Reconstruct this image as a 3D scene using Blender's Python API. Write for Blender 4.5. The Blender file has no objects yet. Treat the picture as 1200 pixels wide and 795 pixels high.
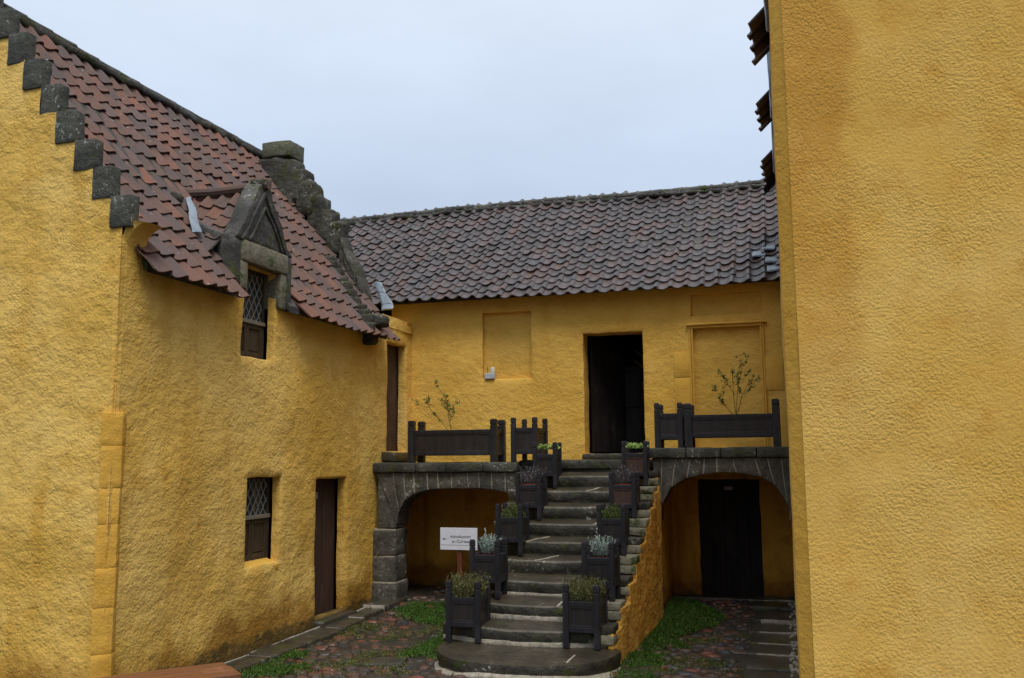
import bpy, math, random
from mathutils import Vector, Matrix, noise
random.seed(7)
R = math.radians
sc = bpy.context.scene
C = sc.collection
rnd = random.uniform

# ------------------------------------------------------------------ nodes
class NT:
    def __init__(s, name):
        s.m = bpy.data.materials.new(name); s.m.use_nodes = True
        s.t = s.m.node_tree; s.b = s.t.nodes['Principled BSDF']
        s.pos = s.n('ShaderNodeNewGeometry').outputs['Position']
    def n(s, ty, **k):
        nd = s.t.nodes.new(ty)
        for a, v in k.items(): setattr(nd, a, v)
        return nd
    def inp(s, sock, v):
        if hasattr(v, 'is_linked'): s.t.links.new(v, sock)
        else:
            if sock.type == 'RGBA' and len(v) == 3: v = (*v, 1)
            sock.default_value = v
    def noise(s, scale, detail=4, rough=.55, vec=None, dist=0):
        nd = s.n('ShaderNodeTexNoise'); nd.inputs['Scale'].default_value = scale
        nd.inputs['Detail'].default_value = detail; nd.inputs['Roughness'].default_value = rough
        nd.inputs['Distortion'].default_value = dist
        s.inp(nd.inputs['Vector'], vec or s.pos); return nd.outputs['Fac']
    def scale(s, v, xyz):
        nd = s.n('ShaderNodeVectorMath', operation='MULTIPLY'); s.inp(nd.inputs[0], v); nd.inputs[1].default_value = xyz
        return nd.outputs[0]
    def ramp(s, f, a, b, smooth=True):
        nd = s.n('ShaderNodeMapRange'); nd.interpolation_type = 'SMOOTHSTEP' if smooth else 'LINEAR'
        s.inp(nd.inputs[0], f); nd.inputs[1].default_value = a; nd.inputs[2].default_value = b
        return nd.outputs[0]
    def math(s, op, a, b=0.):
        nd = s.n('ShaderNodeMath', operation=op); s.inp(nd.inputs[0], a); s.inp(nd.inputs[1], b); return nd.outputs[0]
    def mix(s, f, a, b, mode='MIX'):
        nd = s.n('ShaderNodeMix', data_type='RGBA', blend_type=mode)
        s.inp(nd.inputs[0], f); s.inp(nd.inputs[6], a); s.inp(nd.inputs[7], b); return nd.outputs[2]
    def vor(s, scale, feature='F1', vec=None):
        nd = s.n('ShaderNodeTexVoronoi', feature=feature); nd.inputs['Scale'].default_value = scale
        s.inp(nd.inputs['Vector'], vec or s.pos); return nd
    def attr(s, name):
        return s.n('ShaderNodeAttribute', attribute_name=name).outputs['Color']
    def xyz(s):
        nd = s.n('ShaderNodeSeparateXYZ'); s.inp(nd.inputs[0], s.pos); return nd.outputs
    def bump(s, h, dist, strength=1., prev=None):
        nd = s.n('ShaderNodeBump'); nd.inputs['Distance'].default_value = dist; nd.inputs['Strength'].default_value = strength
        s.inp(nd.inputs['Height'], h)
        if prev: s.inp(nd.inputs['Normal'], prev)
        return nd.outputs[0]
    def done(s, col, rough=.8, nrm=None, spec=.3, metal=0):
        s.inp(s.b.inputs['Base Color'], col); s.inp(s.b.inputs['Roughness'], rough)
        if nrm: s.inp(s.b.inputs['Normal'], nrm)
        s.b.inputs['Specular IOR Level'].default_value = spec; s.b.inputs['Metallic'].default_value = metal
        return s.m

def harl(name, base, pale, stain, grain=55, gamp=.012, box=None, base_damp=True, lump=1., darkish=.45):
    t = NT(name)
    big = t.noise(.9, 5, .6); mid = t.noise(4.5, 5, .6)
    col = t.mix(t.ramp(big, .35, .68), base, pale)
    col = t.mix(t.math('MULTIPLY', t.ramp(mid, .48, .75), .55), col, stain)
    streak = t.noise(1, 5, .6, t.scale(t.pos, (3.2, 3.2, .32)))
    col = t.mix(t.math('MULTIPLY', t.ramp(streak, .52, .72), darkish), col, stain)
    pv = t.vor(.42, vec=t.mix(.12, t.pos, t.n('ShaderNodeTexNoise').outputs['Color'])); sp_ = t.n('ShaderNodeSeparateColor'); t.inp(sp_.inputs[0], pv.outputs['Color'])
    col = t.mix(t.math('MULTIPLY', t.ramp(sp_.outputs[0], .35, .8), .22), col, pale)
    x, y, z = t.xyz()
    if box:   # wet stain of a shape of its own: (x centre, half width, z low, z high)
        wob = t.math('MULTIPLY', t.math('SUBTRACT', t.noise(1.6, 5), .5), .5)
        xx = t.math('ADD', x, wob)
        d = t.math('ABSOLUTE', t.math('SUBTRACT', xx, box[0]))
        f = t.math('MULTIPLY', t.ramp(d, box[1], box[1] * .62), t.ramp(z, box[2], box[3]))
        f = t.math('MULTIPLY', f, t.ramp(t.noise(1.2, 5), .2, .42))
        col = t.mix(t.math('MULTIPLY', f, .48), col, (stain[0] * .78, stain[1] * .66, stain[2] * .5))
    if base_damp:
        hz = t.math('ADD', z, t.math('MULTIPLY', t.noise(1.7, 4), -1.25))
        f = t.ramp(hz, -.12, -.5)
        col = t.mix(t.math('MULTIPLY', f, .8), col, (stain[0] * .52, stain[1] * .45, stain[2] * .4))
        hz2 = t.math('ADD', z, t.math('MULTIPLY', t.noise(6, 4), -.34))
        col = t.mix(t.math('MULTIPLY', t.ramp(hz2, .0, -.1), .75), col, (.05, .045, .02))
    g1 = t.noise(grain, 3, .6); g2 = t.vor(grain * .62).outputs['Distance']; g3 = t.noise(grain * .22, 4, .6)
    trow = t.noise(1, 4, .55, t.scale(t.pos, (7, 7, 10)), dist=.25)
    h = t.math('ADD', t.math('MULTIPLY', g1, .8), t.math('MULTIPLY', g2, -.5))
    h = t.math('MULTIPLY', h, t.math('ADD', .45, t.math('MULTIPLY', t.ramp(t.noise(1.9, 4, .6), .3, .7), .8)))
    col = t.mix(t.math('MULTIPLY', t.ramp(g1, .5, .3), .25), col, (stain[0] * .5, stain[1] * .45, stain[2] * .4))
    col = t.mix(t.math('MULTIPLY', t.ramp(g3, .56, .72), .22), col, pale)
    n = t.bump(t.noise(2.3, 5, .6), .036 * lump, .7)
    n = t.bump(trow, .020 * lump, .8, n)
    n = t.bump(g3, .014 * lump, .8, n); n = t.bump(h, gamp, 1., n)
    return t.done(col, .86, n, .22)

M = {}
M['harl'] = harl('harl_ochre', (.67, .405, .074), (.79, .53, .15), (.53, .275, .030), 62, .0075, lump=1.15, darkish=.6)
M['harl_back'] = harl('harl_back', (.67, .395, .066), (.75, .47, .105), (.56, .29, .032), 56, .006, lump=.9, base_damp=False, darkish=.3)
M['harl_shade'] = harl('harl_recess_shade', (.50, .25, .030), (.56, .30, .042), (.27, .105, .011), 42, .008, darkish=.8)  # darker harl, shade of the arch recesses put into the colour
M['harl_flank'] = harl('harl_flank', (.60, .31, .05), (.62, .36, .075), (.34, .14, .018), 42, .010, base_damp=False, lump=1.6, darkish=.9)
M['harl_tower'] = harl('harl_tower', (.66, .395, .078), (.76, .49, .135), (.54, .265, .030), 78, .0085, box=(.18, .38, 1.6, 3.4), base_damp=False, lump=.16, darkish=.25)
M['harl_arris'] = harl('harl_arris', (.62, .34, .05), (.70, .41, .075), (.50, .24, .022), 60, .004, base_damp=False, lump=.5, darkish=.6)
M['harl_smooth'] = harl('painted_dressing', (.68, .39, .06), (.72, .43, .08), (.56, .28, .03), 90, .003, lump=.35, base_damp=False, darkish=.3)

def stone(name, a, b, moss=.3, lich=.3, rough=.7, bumpd=.02, spec=.35, mossc=(.05, .062, .014)):
    t = NT(name)
    n1 = t.noise(3.1, 6, .62); n2 = t.noise(17, 5, .6); n3 = t.noise(80, 3, .6)
    col = t.mix(t.ramp(n1, .35, .65), a, b)
    col = t.mix(t.math('MULTIPLY', t.ramp(n2, .45, .7), .5), col, tuple(c * .45 for c in a))
    if moss: col = t.mix(t.ramp(t.noise(5.3, 6, .65), .68 - moss * .35, .78 - moss * .3), col, mossc)
    if lich:
        l = t.math('MULTIPLY', t.ramp(t.noise(24, 3, .5), .60, .66), t.ramp(t.noise(3.1, 4), .60 - lich * .14, .72 - lich * .14))
        s2 = t.ramp(t.noise(1, 5, .7, t.scale(t.pos, (9, 9, 2.4))), .62, .74)
        l = t.math('MAXIMUM', l, t.math('MULTIPLY', s2, lich))
        col = t.mix(t.math('MULTIPLY', l, .8), col, (.36, .37, .33))
    h = t.math('ADD', n2, t.math('MULTIPLY', n3, .35))
    return t.done(col, t.ramp(n1, -.5, 1.6, False) if rough is None else rough, t.bump(h, bumpd), spec)
M['stone_dark'] = stone('stone_dark_mossy', (.035, .036, .028), (.085, .085, .066), .3, .75)
M['stone_arch'] = stone('stone_arch', (.055, .052, .042), (.125, .115, .088), .25, .95)
M['stone_step'] = stone('stone_step_wet', (.032, .026, .016), (.062, .050, .031), .22, .08, .34, .012, .5)
M['stone_riser'] = stone('stone_riser', (.028, .025, .019), (.062, .056, .040), .4, .5, .55)
M['stone_pale'] = stone('stone_pale', (.20, .19, .13), (.28, .26, .19), .5, .35)
M['stone_dormer'] = stone('stone_dormer', (.15, .135, .09), (.21, .19, .13), .35, .25)
M['cement'] = stone('cement_dark', (.04, .038, .034), (.10, .095, .085), .42, .4)
M['mossy'] = stone('stone_heavy_moss', (.045, .043, .034), (.095, .088, .07), .45, .6, .9, .035, mossc=(.05, .052, .014))
M['stone_pale_moss'] = stone('stone_green_grey', (.085, .085, .055), (.12, .12, .075), .5, .2)
M['stone_nose'] = stone('stone_worn_edge', (.075, .066, .048), (.14, .125, .095), .15, .2, .5)
M['mortar'] = stone('mortar_pale', (.30, .27, .21), (.40, .36, .29), .2, 0, .8)
M['flag'] = stone('flagstone_wet', (.036, .031, .024), (.062, .054, .04), .42, .1, .3, .014, .5)

def tilemat(name, red, dark, wet, cut, ored=.93, spec=.45):
    t = NT(name); a = t.attr('rnd')
    sx = t.n('ShaderNodeSeparateColor'); t.inp(sx.inputs[0], a)
    r, g, b = sx.outputs[0], sx.outputs[1], sx.outputs[2]
    r = t.math('ADD', t.math('MULTIPLY', r, .55), t.math('MULTIPLY', t.noise(5, 5, .6), .45)); col = t.mix(t.ramp(r, cut[0], cut[1], False), dark, red)
    col = t.mix(t.math('MULTIPLY', t.ramp(g, .4, 1., False), .45), col, (.11, .095, .098))
    col = t.mix(t.math('MULTIPLY', t.ramp(b, ored, .985), .7), col, (.28, .10, .055))
    col = t.mix(t.math('MULTIPLY', t.ramp(t.noise(2.2, 6, .65), .45, .66), .62), col, (.068, .06, .062))
    col = t.mix(t.math('MULTIPLY', t.ramp(t.noise(60, 4, .6), .35, .75), .5), col, (.07, .055, .05))
    l = t.math('MULTIPLY', t.ramp(t.noise(9, 5, .7), .62, .70), t.ramp(t.noise(1.1, 3), .5, .62))
    col = t.mix(t.math('MULTIPLY', l, .7), col, (.27, .28, .28))
    mo = t.ramp(t.noise(4.2, 6, .7), .66, .72)
    col = t.mix(t.math('MULTIPLY', mo, .8), col, (.045, .045, .018))
    v = t.vor(16); sp = t.math('MULTIPLY', t.ramp(v.outputs['Distance'], .14, .1), t.ramp(t.noise(6, 2), .6, .66))
    col = t.mix(sp, col, (.42, .43, .42))
    return t.done(col, wet, t.bump(t.noise(70, 4), .006), spec)
M['tile_red'] = tilemat('pantile_red', (.20, .088, .056), (.088, .064, .054), .72, (.1, .8), .94, .25)
M['tile_dark'] = tilemat('pantile_dark', (.13, .066, .052), (.055, .050, .050), .34, (.35, .95), .985)

def wood(name, a, b, rough=.5, spec=.4, ax=(30, 30, 2.5), objc=True):
    t = NT(name)
    v = t.n('ShaderNodeTexCoord').outputs['Object'] if objc else t.pos
    oi = t.n('ShaderNodeObjectInfo').outputs['Random']
    g = t.noise(1, 6, .65, t.scale(v, ax)); n = t.noise(4, 5, .6, v)
    col = t.mix(t.ramp(g, .3, .7), a, b)
    col = t.mix(t.math('MULTIPLY', t.ramp(n, .5, .72), .5), col, tuple(min(1, c * 1.7 + .01) for c in b))
    col = t.mix(t.math('MULTIPLY', oi, .25), col, tuple(c * .5 for c in a))
    return t.done(col, t.math('ADD', rough - .12, t.math('MULTIPLY', n, .25)), t.bump(g, .004), spec)
M['wood_blue'] = wood('planter_post_paint', (.012, .012, .015), (.023, .022, .027), .4)
M['wood_panel'] = wood('planter_panel_wood', (.016, .013, .012), (.030, .024, .023), .42)
M['wood_rust'] = wood('planter_panel_worn', (.05, .026, .018), (.08, .042, .03), .5)
M['wood_door'] = wood('door_planks', (.045, .024, .020), (.075, .042, .034), .6, .3, (16, 16, 1.2))
M['wood_black'] = wood('door_black', (.012, .010, .010), (.024, .020, .019), .6, .12, (16, 16, 1.2))
M['wood_shutter'] = wood('shutter_wood', (.045, .032, .020), (.085, .06, .038), .6, .3)
M['wood_bench'] = wood('bench_wood', (.13, .045, .02), (.22, .085, .04), .35, .5, (2.5, 30, 30))
M['wood_red'] = wood('sign_post_wood', (.10, .028, .012), (.15, .045, .018), .5)

def plain(name, col, rough=.6, spec=.4, metal=0, var=.25, sc_=12):
    t = NT(name); n = t.noise(sc_, 4)
    return t.done(t.mix(t.math('MULTIPLY', t.ramp(n, .3, .7), var * 2), col, tuple(c * .5 for c in col)), rough, t.bump(n, .004), spec, metal)
M['lead'] = plain('lead_flashing', (.22, .27, .32), .42, .5, 0, .35, 9)
M['came'] = plain('lead_came', (.34, .34, .33), .6)
M['frame_grey'] = plain('frame_grey_paint', (.26, .23, .18), .6)
M['white'] = plain('white_board', (.68, .70, .76), .5, .4, 0, .04)
M['notice'] = plain('notice_paper', (.35, .30, .29), .6, .3, 0, .1)
M['ink'] = plain('black_ink', (.03, .03, .035), .6, .3, 0, 0)
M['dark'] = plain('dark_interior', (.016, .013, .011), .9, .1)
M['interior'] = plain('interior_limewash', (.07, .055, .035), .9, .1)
M['terracotta'] = plain('terracotta', (.19, .042, .024), .55)
M['soil'] = plain('soil', (.022, .016, .011), .95, .1, 0, .4, 60)
M['plastic'] = plain('pale_plastic', (.45, .48, .50), .4, .5, 0, .1)
M['plastic_cream'] = plain('cream_plastic', (.62, .58, .46), .4, .5, 0, .1)
M['bark'] = plain('bark', (.06, .048, .034), .9, .1, 0, .4, 40)
t = NT('window_glass'); M['glass'] = t.done((.035, .04, .042), .14, t.bump(t.noise(5, 2), .01), .6)

def leafmat(name, a, b, tr=.25, rough=.6):
    t = NT(name); s = t.n('ShaderNodeSeparateColor'); t.inp(s.inputs[0], t.attr('rnd'))
    col = t.mix(s.outputs[0], a, b)
    m = t.done(col, rough, None, .25)
    t.b.inputs['Subsurface Weight'].default_value = 0
    return m
M['leaf_olive'] = leafmat('leaf_thyme', (.055, .06, .018), (.15, .145, .05))
M['leaf_silver'] = leafmat('leaf_silver', (.15, .20, .17), (.34, .42, .37))
M['leaf_green'] = leafmat('leaf_moss_green', (.035, .055, .012), (.10, .12, .03))
M['leaf_heather'] = leafmat('leaf_heather', (.05, .042, .045), (.27, .25, .26))
M['leaf_lettuce'] = leafmat('leaf_pale_green', (.20, .32, .07), (.46, .58, .20))
M['leaf_sapling'] = leafmat('leaf_sapling', (.07, .11, .02), (.20, .26, .07))
M['grass'] = leafmat('grass_blades', (.024, .058, .007), (.07, .145, .016))
M['grass_y'] = leafmat('grass_olive', (.045, .06, .008), (.11, .13, .02))

t = NT('cobble_stone'); s = t.n('ShaderNodeSeparateColor'); t.inp(s.inputs[0], t.attr('rnd'))
col = t.mix(t.ramp(s.outputs[0], .35, .75), (.045, .037, .030), (.095, .050, .034))
col = t.mix(t.ramp(s.outputs[1], .78, .97), col, (.18, .060, .038))
col = t.mix(t.ramp(s.outputs[2], .85, 1.), col, (.03, .033, .042))
col = t.mix(t.math('MULTIPLY', t.ramp(t.noise(25, 5), .4, .7), .5), col, (.035, .03, .022))
M['cobble'] = t.done(col, .34, t.bump(t.noise(45, 4), .008), .5)
t = NT('yard_earth')
col = t.mix(t.ramp(t.noise(2.5, 6), .35, .65), (.022, .017, .011), (.04, .032, .021))
col = t.mix(t.ramp(t.noise(1.3, 6, .65), .52, .64), col, (.035, .042, .012))
M['earth'] = t.done(col, .6, t.bump(t.noise(40, 5), .012), .4)

# ------------------------------------------------------------------ mesh builder
class MB:
    def __init__(s): s.v = []; s.f = []; s.mi = []; s.c = []; s.col = (0, 0, 0)
    def vert(s, p): s.v.append(tuple(p)); s.c.append(s.col); return len(s.v) - 1
    def face(s, ids, mi=0): s.f.append(tuple(ids)); s.mi.append(mi)
    def quad(s, a, b, c, d, mi=0): s.face([s.vert(p) for p in (a, b, c, d)], mi)
    def box(s, x0, x1, y0, y1, z0, z1, mi=0):
        i = [s.vert((x, y, z)) for z in (z0, z1) for y in (y0, y1) for x in (x0, x1)]
        for f in ((0, 2, 3, 1), (4, 5, 7, 6), (0, 1, 5, 4), (2, 6, 7, 3), (0, 4, 6, 2), (1, 3, 7, 5)): s.face([i[k] for k in f], mi)
    def hexa(s, cs, r=.012, amp=.004, seg=.09, mi=0, fr=3.):
        """rounded, slightly lumpy block with 8 corners given as [z][y][x] order"""
        cs = [Vector(c) for c in cs]
        L = [max((cs[1] - cs[0]).length, (cs[7] - cs[6]).length), max((cs[2] - cs[0]).length, (cs[7] - cs[5]).length), max((cs[4] - cs[0]).length, (cs[7] - cs[3]).length)]
        par = []
        for l in L:
            rr = min(.3, r / max(l, 1e-4)); n = max(1, int(l / seg))
            par.append([0.] + [rr + (1 - 2 * rr) * k / n for k in range(n + 1)] + [1.])
        d = {}
        def P(i, j, k):
            if (i, j, k) in d: return d[(i, j, k)]
            u, v, w = par[0][i], par[1][j], par[2][k]
            e = [u in (0., 1.), v in (0., 1.), w in (0., 1.)]
            if sum(e) >= 2:
                q = .32 if sum(e) == 2 else .45
                if e[0]: u += (par[0][1] * q) * (1 if u == 0 else -1)
                if e[1]: v += (par[1][1] * q) * (1 if v == 0 else -1)
                if e[2]: w += (par[2][1] * q) * (1 if w == 0 else -1)
            p = Vector((0, 0, 0))
            for c in range(8):
                p += cs[c] * ((u if c & 1 else 1 - u) * (v if c & 2 else 1 - v) * (w if c & 4 else 1 - w))
            if amp: p += noise.noise_vector(p * fr) * amp * 1.6 + noise.noise_vector(p * fr * 5) * amp * .6
            d[(i, j, k)] = s.vert(p); return d[(i, j, k)]
        a, b, c = [len(x) - 1 for x in par]
        for i in range(a):
            for j in range(b):
                s.face((P(i, j, 0), P(i, j + 1, 0), P(i + 1, j + 1, 0), P(i + 1, j, 0)), mi)
                s.face((P(i, j, c), P(i + 1, j, c), P(i + 1, j + 1, c), P(i, j + 1, c)), mi)
        for i in range(a):
            for k in range(c):
                s.face((P(i, 0, k), P(i + 1, 0, k), P(i + 1, 0, k + 1), P(i, 0, k + 1)), mi)
                s.face((P(i, b, k), P(i, b, k + 1), P(i + 1, b, k + 1), P(i + 1, b, k)), mi)
        for j in range(b):
            for k in range(c):
                s.face((P(0, j, k), P(0, j, k + 1), P(0, j + 1, k + 1), P(0, j + 1, k)), mi)
                s.face((P(a, j, k), P(a, j + 1, k), P(a, j + 1, k + 1), P(a, j, k + 1)), mi)
    def rb(s, x0, x1, y0, y1, z0, z1, r=.012, amp=.004, seg=.09, mi=0, rot=0):
        cs = [(x, y, z) for z in (z0, z1) for y in (y0, y1) for x in (x0, x1)]
        if rot:
            cx, cy = (x0 + x1) / 2, (y0 + y1) / 2; c, q = math.cos(rot), math.sin(rot)
            cs = [(cx + (x - cx) * c - (y - cy) * q, cy + (x - cx) * q + (y - cy) * c, z) for x, y, z in cs]
        s.hexa(cs, r, amp, seg, mi)
    def tube(s, pts, rads, n=6, mi=0, cap=True):
        pts = [Vector(p) for p in pts]; rings = []
        for i, p in enumerate(pts):
            d = (pts[min(i + 1, len(pts) - 1)] - pts[max(i - 1, 0)]).normalized()
            a = d.orthogonal().normalized(); b = d.cross(a)
            if rings and False: pass
            rings.append([s.vert(p + (a * math.cos(t) + b * math.sin(t)) * rads[i]) for t in [2 * math.pi * k / n for k in range(n)]])
        for i in range(len(rings) - 1):
            A, B = rings[i], rings[i + 1]
            off = min(range(n), key=lambda o: (Vector(s.v[A[0]]) - Vector(s.v[B[o]])).length)
            for k in range(n): s.face((A[k], A[(k + 1) % n], B[(k + 1 + off) % n], B[(k + off) % n]), mi)
        if cap: s.face(rings[0][::-1], mi); s.face(rings[-1], mi)
    def lathe(s, c, prof, n=16, mi=0, cap=True):
        rings = [[s.vert((c[0] + r * math.cos(2 * math.pi * k / n), c[1] + r * math.sin(2 * math.pi * k / n), c[2] + z)) for k in range(n)] for r, z in prof]
        for A, B in zip(rings, rings[1:]):
            for k in range(n): s.face((A[k], A[(k + 1) % n], B[(k + 1) % n], B[k]), mi)
        if cap: s.face(rings[0][::-1], mi); s.face(rings[-1], mi)
    def blade(s, p, d, l, w, bend=.3, mi=0):
        """one narrow leaf: two quads and a tip, bending"""
        p = Vector(p); d = Vector(d).normalized(); side = d.orthogonal().normalized()
        side.rotate(Matrix.Rotation(rnd(0, 6.28), 3, d)); nrm = d.cross(side)
        a = p; b = p + d * l * .55 + nrm * l * bend * .3; c = p + d * l + nrm * l * bend
        i = [s.vert(a - side * w * .35), s.vert(a + side * w * .35), s.vert(b + side * w * .5), s.vert(b - side * w * .5), s.vert(c)]
        s.face((i[0], i[1], i[2], i[3]), mi); s.face((i[3], i[2], i[4]), mi)
    def build(s, name, mats, parent=None, smooth=False, bevel=0, origin=None):
        me = bpy.data.meshes.new(name)
        o = Vector(origin) if origin else (Vector(parent['_w']) if parent is not None and '_w' in parent else Vector((0, 0, 0)))
        me.from_pydata([tuple(Vector(p) - o) for p in s.v], [], s.f)
        if not isinstance(mats, (list, tuple)): mats = [mats]
        for m in mats: me.materials.append(M[m] if isinstance(m, str) else m)
        me.polygons.foreach_set('material_index', s.mi)
        if smooth: me.polygons.foreach_set('use_smooth', [True] * len(s.f))
        ca = me.color_attributes.new('rnd', 'FLOAT_COLOR', 'POINT')
        ca.data.foreach_set('color', [x for c in s.c for x in (*c, 1.)])
        me.validate(); me.update()
        if smooth: me.set_sharp_from_angle(angle=R(38))
        ob = bpy.data.objects.new(name, me); C.objects.link(ob)
        if parent is not None: ob.parent = parent
        elif origin: ob.location = o
        if bevel:
            b = ob.modifiers.new('bevel', 'BEVEL'); b.width = bevel; b.segments = 2; b.limit_method = 'ANGLE'
        return ob

def tag(o, label=None, cat=None, group=None, kind=None):
    if label: o['label'] = label
    if cat: o['category'] = cat
    if group: o['group'] = group
    if kind: o['kind'] = kind
    return o
def thing(name, loc, label, cat, group=None, rz=0):
    o = bpy.data.objects.new(name, None); C.objects.link(o); o.location = loc; o.rotation_euler.z = rz
    o.empty_display_size = .1; WPOS[o.name] = tuple(loc)
    return tag(o, label, cat, group)
WPOS = {}
_build = MB.build
def build2(s, name, mats, parent=None, smooth=False, bevel=0, local=False):
    """mesh drawn in world coordinates and parented under its thing (or part)"""
    if parent is None or local: return _build(s, name, mats, parent, smooth, bevel)
    w = WPOS.get(parent.name, (0, 0, 0))
    ob = _build(s, name, mats, parent, smooth, bevel, origin=w if w != (0, 0, 0) else None)
    if parent.type == 'EMPTY': WPOS[ob.name] = w
    else: WPOS[ob.name] = w
    return ob
MB.build = build2
# (parented meshes keep location 0: their vertices are already relative to the thing)

def nz(p, s): return noise.noise(Vector(p) * s)
def lump(p, amp): return amp * (nz(p, .9) * 1.0 + nz(p, 2.6) * .55 + nz(p, 7) * .22)

def wall(mb, P0, U, V, N, U0, U1, V0, V1, ops=(), amp=.02, step=.09, top=None, mi=0, back_mi=None, edge=.012):
    """rendered wall face as a lumpy grid with real openings. ops: (u0,u1,v0,v1,depth,closed)"""
    P0, U, V, N = Vector(P0), Vector(U), Vector(V), Vector(N)
    def br(a, b, vals):
        bs = {round(a, 4), round(b, 4)}
        for v in vals:
            for w in (v - .02, v, v + .02):
                if a < w < b: bs.add(round(w, 4))
        bs = sorted(bs); out = []
        for p, q in zip(bs, bs[1:]):
            n = max(1, int(round((q - p) / step)))
            out += [p + (q - p) * k / n for k in range(n)]
        return out + [bs[-1]]
    us = br(U0, U1, [o[0] for o in ops] + [o[1] for o in ops] + ([] if not top else top[1]))
    vs = br(V0, V1, [o[2] for o in ops] + [o[3] for o in ops] + ([] if not top else top[2]))
    eq = lambda a, b: abs(a - b) < 1e-3
    def edgev(u, v):
        for o in ops:
            if o[0] - 1e-3 <= u <= o[1] + 1e-3 and o[2] - 1e-3 <= v <= o[3] + 1e-3: return True
        return False
    d = {}
    def G(i, j):
        if (i, j) not in d:
            u, v = us[i], vs[j]; p = P0 + U * u + V * v
            k = lump(p, amp)
            if edgev(u, v): k -= edge
            p = p + N * k + (U * nz((p.x + 9, p.y, p.z), 5) + V * nz((p.x, p.y + 9, p.z), 5)) * (.010 if edgev(u, v) else 0)
            d[(i, j)] = mb.vert(p)
        return d[(i, j)]
    for i in range(len(us) - 1):
        for j in range(len(vs) - 1):
            cu, cv = (us[i] + us[i + 1]) / 2, (vs[j] + vs[j + 1]) / 2
            if any(o[0] < cu < o[1] and o[2] < cv < o[3] for o in ops): continue
            if top and cv > top[0](cu): continue
            mb.face((G(i, j), G(i + 1, j), G(i + 1, j + 1), G(i, j + 1)), mi)
    for o in ops:
        iu = [i for i, u in enumerate(us) if o[0] - 1e-3 <= u <= o[1] + 1e-3]
        iv = [j for j, v in enumerate(vs) if o[2] - 1e-3 <= v <= o[3] + 1e-3]
        loop = [(i, iv[0]) for i in iu] + [(iu[-1], j) for j in iv[1:]] + [(i, iv[-1]) for i in iu[::-1][1:]] + [(iu[0], j) for j in iv[::-1][1:]]
        D = o[4]; bk = {}
        def B(i, j):
            if (i, j) not in bk:
                p = Vector(mb.v[G(i, j)]); p -= N * (p - P0).dot(N); bk[(i, j)] = mb.vert(p - N * (D + nz(p, 3) * .008))
            return bk[(i, j)]
        for a, b in zip(loop, loop[1:]): mb.face((G(*a), B(*a), B(*b), G(*b)), mi)
        if o[5]:
            for i in iu[:-1]:
                for j in iv[:-1]:
                    k = []
                    for q in ((i, j), (i + 1, j), (i + 1, j + 1), (i, j + 1)):
                        if q not in bk:
                            p = P0 + U * us[q[0]] + V * vs[q[1]] - N * (D + lump(P0 + U * us[q[0]] + V * vs[q[1]], amp * .4)); bk[q] = mb.vert(p)
                        k.append(bk[q])
                    mb.face(k, mi if back_mi is None else back_mi)

LX = -5.2
X, Y, Z = Vector((1, 0, 0)), Vector((0, 1, 0)), Vector((0, 0, 1))

# pantiles ----------------------------------------------------------
def prof(u):
    return -.024 * math.sin(math.pi * u / .66) if u < .66 else .026 * math.sin(math.pi * (u - .66) / .34)
def tiles(mb, surf, na, ns, w=.2, g=.2, skip=None, flip=False, K=8, lapped=.05, red=None, amp=1., lo=.029):
    for j in range(ns):
        for i in range(na):
            a0, s0 = i * w, j * g
            if skip and skip(a0 + w / 2, s0 + g / 2): continue
            ja, js, jn, jr = rnd(-.008, .008), rnd(-.018, .018), rnd(-.005, .008), rnd(-.03, .03)
            mb.col = (rnd(0, 1) if red is None else red(a0, s0), rnd(0, 1), rnd(0, 1))
            if random.random() < .03: js -= rnd(.01, .03); jr += rnd(-.04, .04)
            rows = []
            for (s, lift) in ((0, lo), (g * .5, lo * .62), (g + lapped, .004)):
                rt, rb_ = [], []
                for k in range(K + 1):
                    u = k / K; uu = 1 - u if flip else u
                    n = prof(uu) * amp + lift + jn
                    aa = a0 + ja + u * (w + .016) + (s - g / 2) * jr
                    rt.append(mb.vert(surf(aa, s0 + js + s, n))); rb_.append(mb.vert(surf(aa, s0 + js + s, n - .016)))
                rows.append((rt, rb_))
            for (t0, b0), (t1, b1) in zip(rows, rows[1:]):
                for k in range(K):
                    mb.face((t0[k], t0[k + 1], t1[k + 1], t1[k])); mb.face((b0[k + 1], b0[k], b1[k], b1[k + 1]))
                mb.face((t0[0], t1[0], b1[0], b0[0])); mb.face((t0[K], b0[K], b1[K], t1[K]))
            t0, b0 = rows[0]
            for k in range(K): mb.face((t0[k + 1], t0[k], b0[k], b0[k + 1]))
    mb.col = (0, 0, 0)

# ================================================================== GROUND
def gh(x, y):
    h = .02 * nz((x, y, 0), .8) + .008 * nz((x, y, 3), 3)
    h += .10 * max(0, min(1, (y - 10.3) / 1.6)) * (1 if -6 < x < .5 else 0)
    h += .05 * max(0, min(1, (-4.3 - x) / .8)) * max(0, min(1, (y - 8) / 3))
    h += .08 * math.exp(-((x + 2.4) ** 2 / .9 + (y - 7.4) ** 2 / .5))
    return h - .01
m = MB()
xs = [-60, -30, -15, -9] + [-7 + .15 * k for k in range(60)] + [4, 8, 20, 60]
ys = [-40, -15, -3, 1] + [2 + .15 * k for k in range(80)] + [16, 30, 60, 120]
g = [[m.vert((x, y, gh(x, y) - .03)) for y in ys] for x in xs]
for i in range(len(xs) - 1):
    for j in range(len(ys) - 1): m.face((g[i][j], g[i + 1][j], g[i + 1][j + 1], g[i][j + 1]))
tag(m.build('yard_ground', 'earth', smooth=True), kind='structure')

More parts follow.
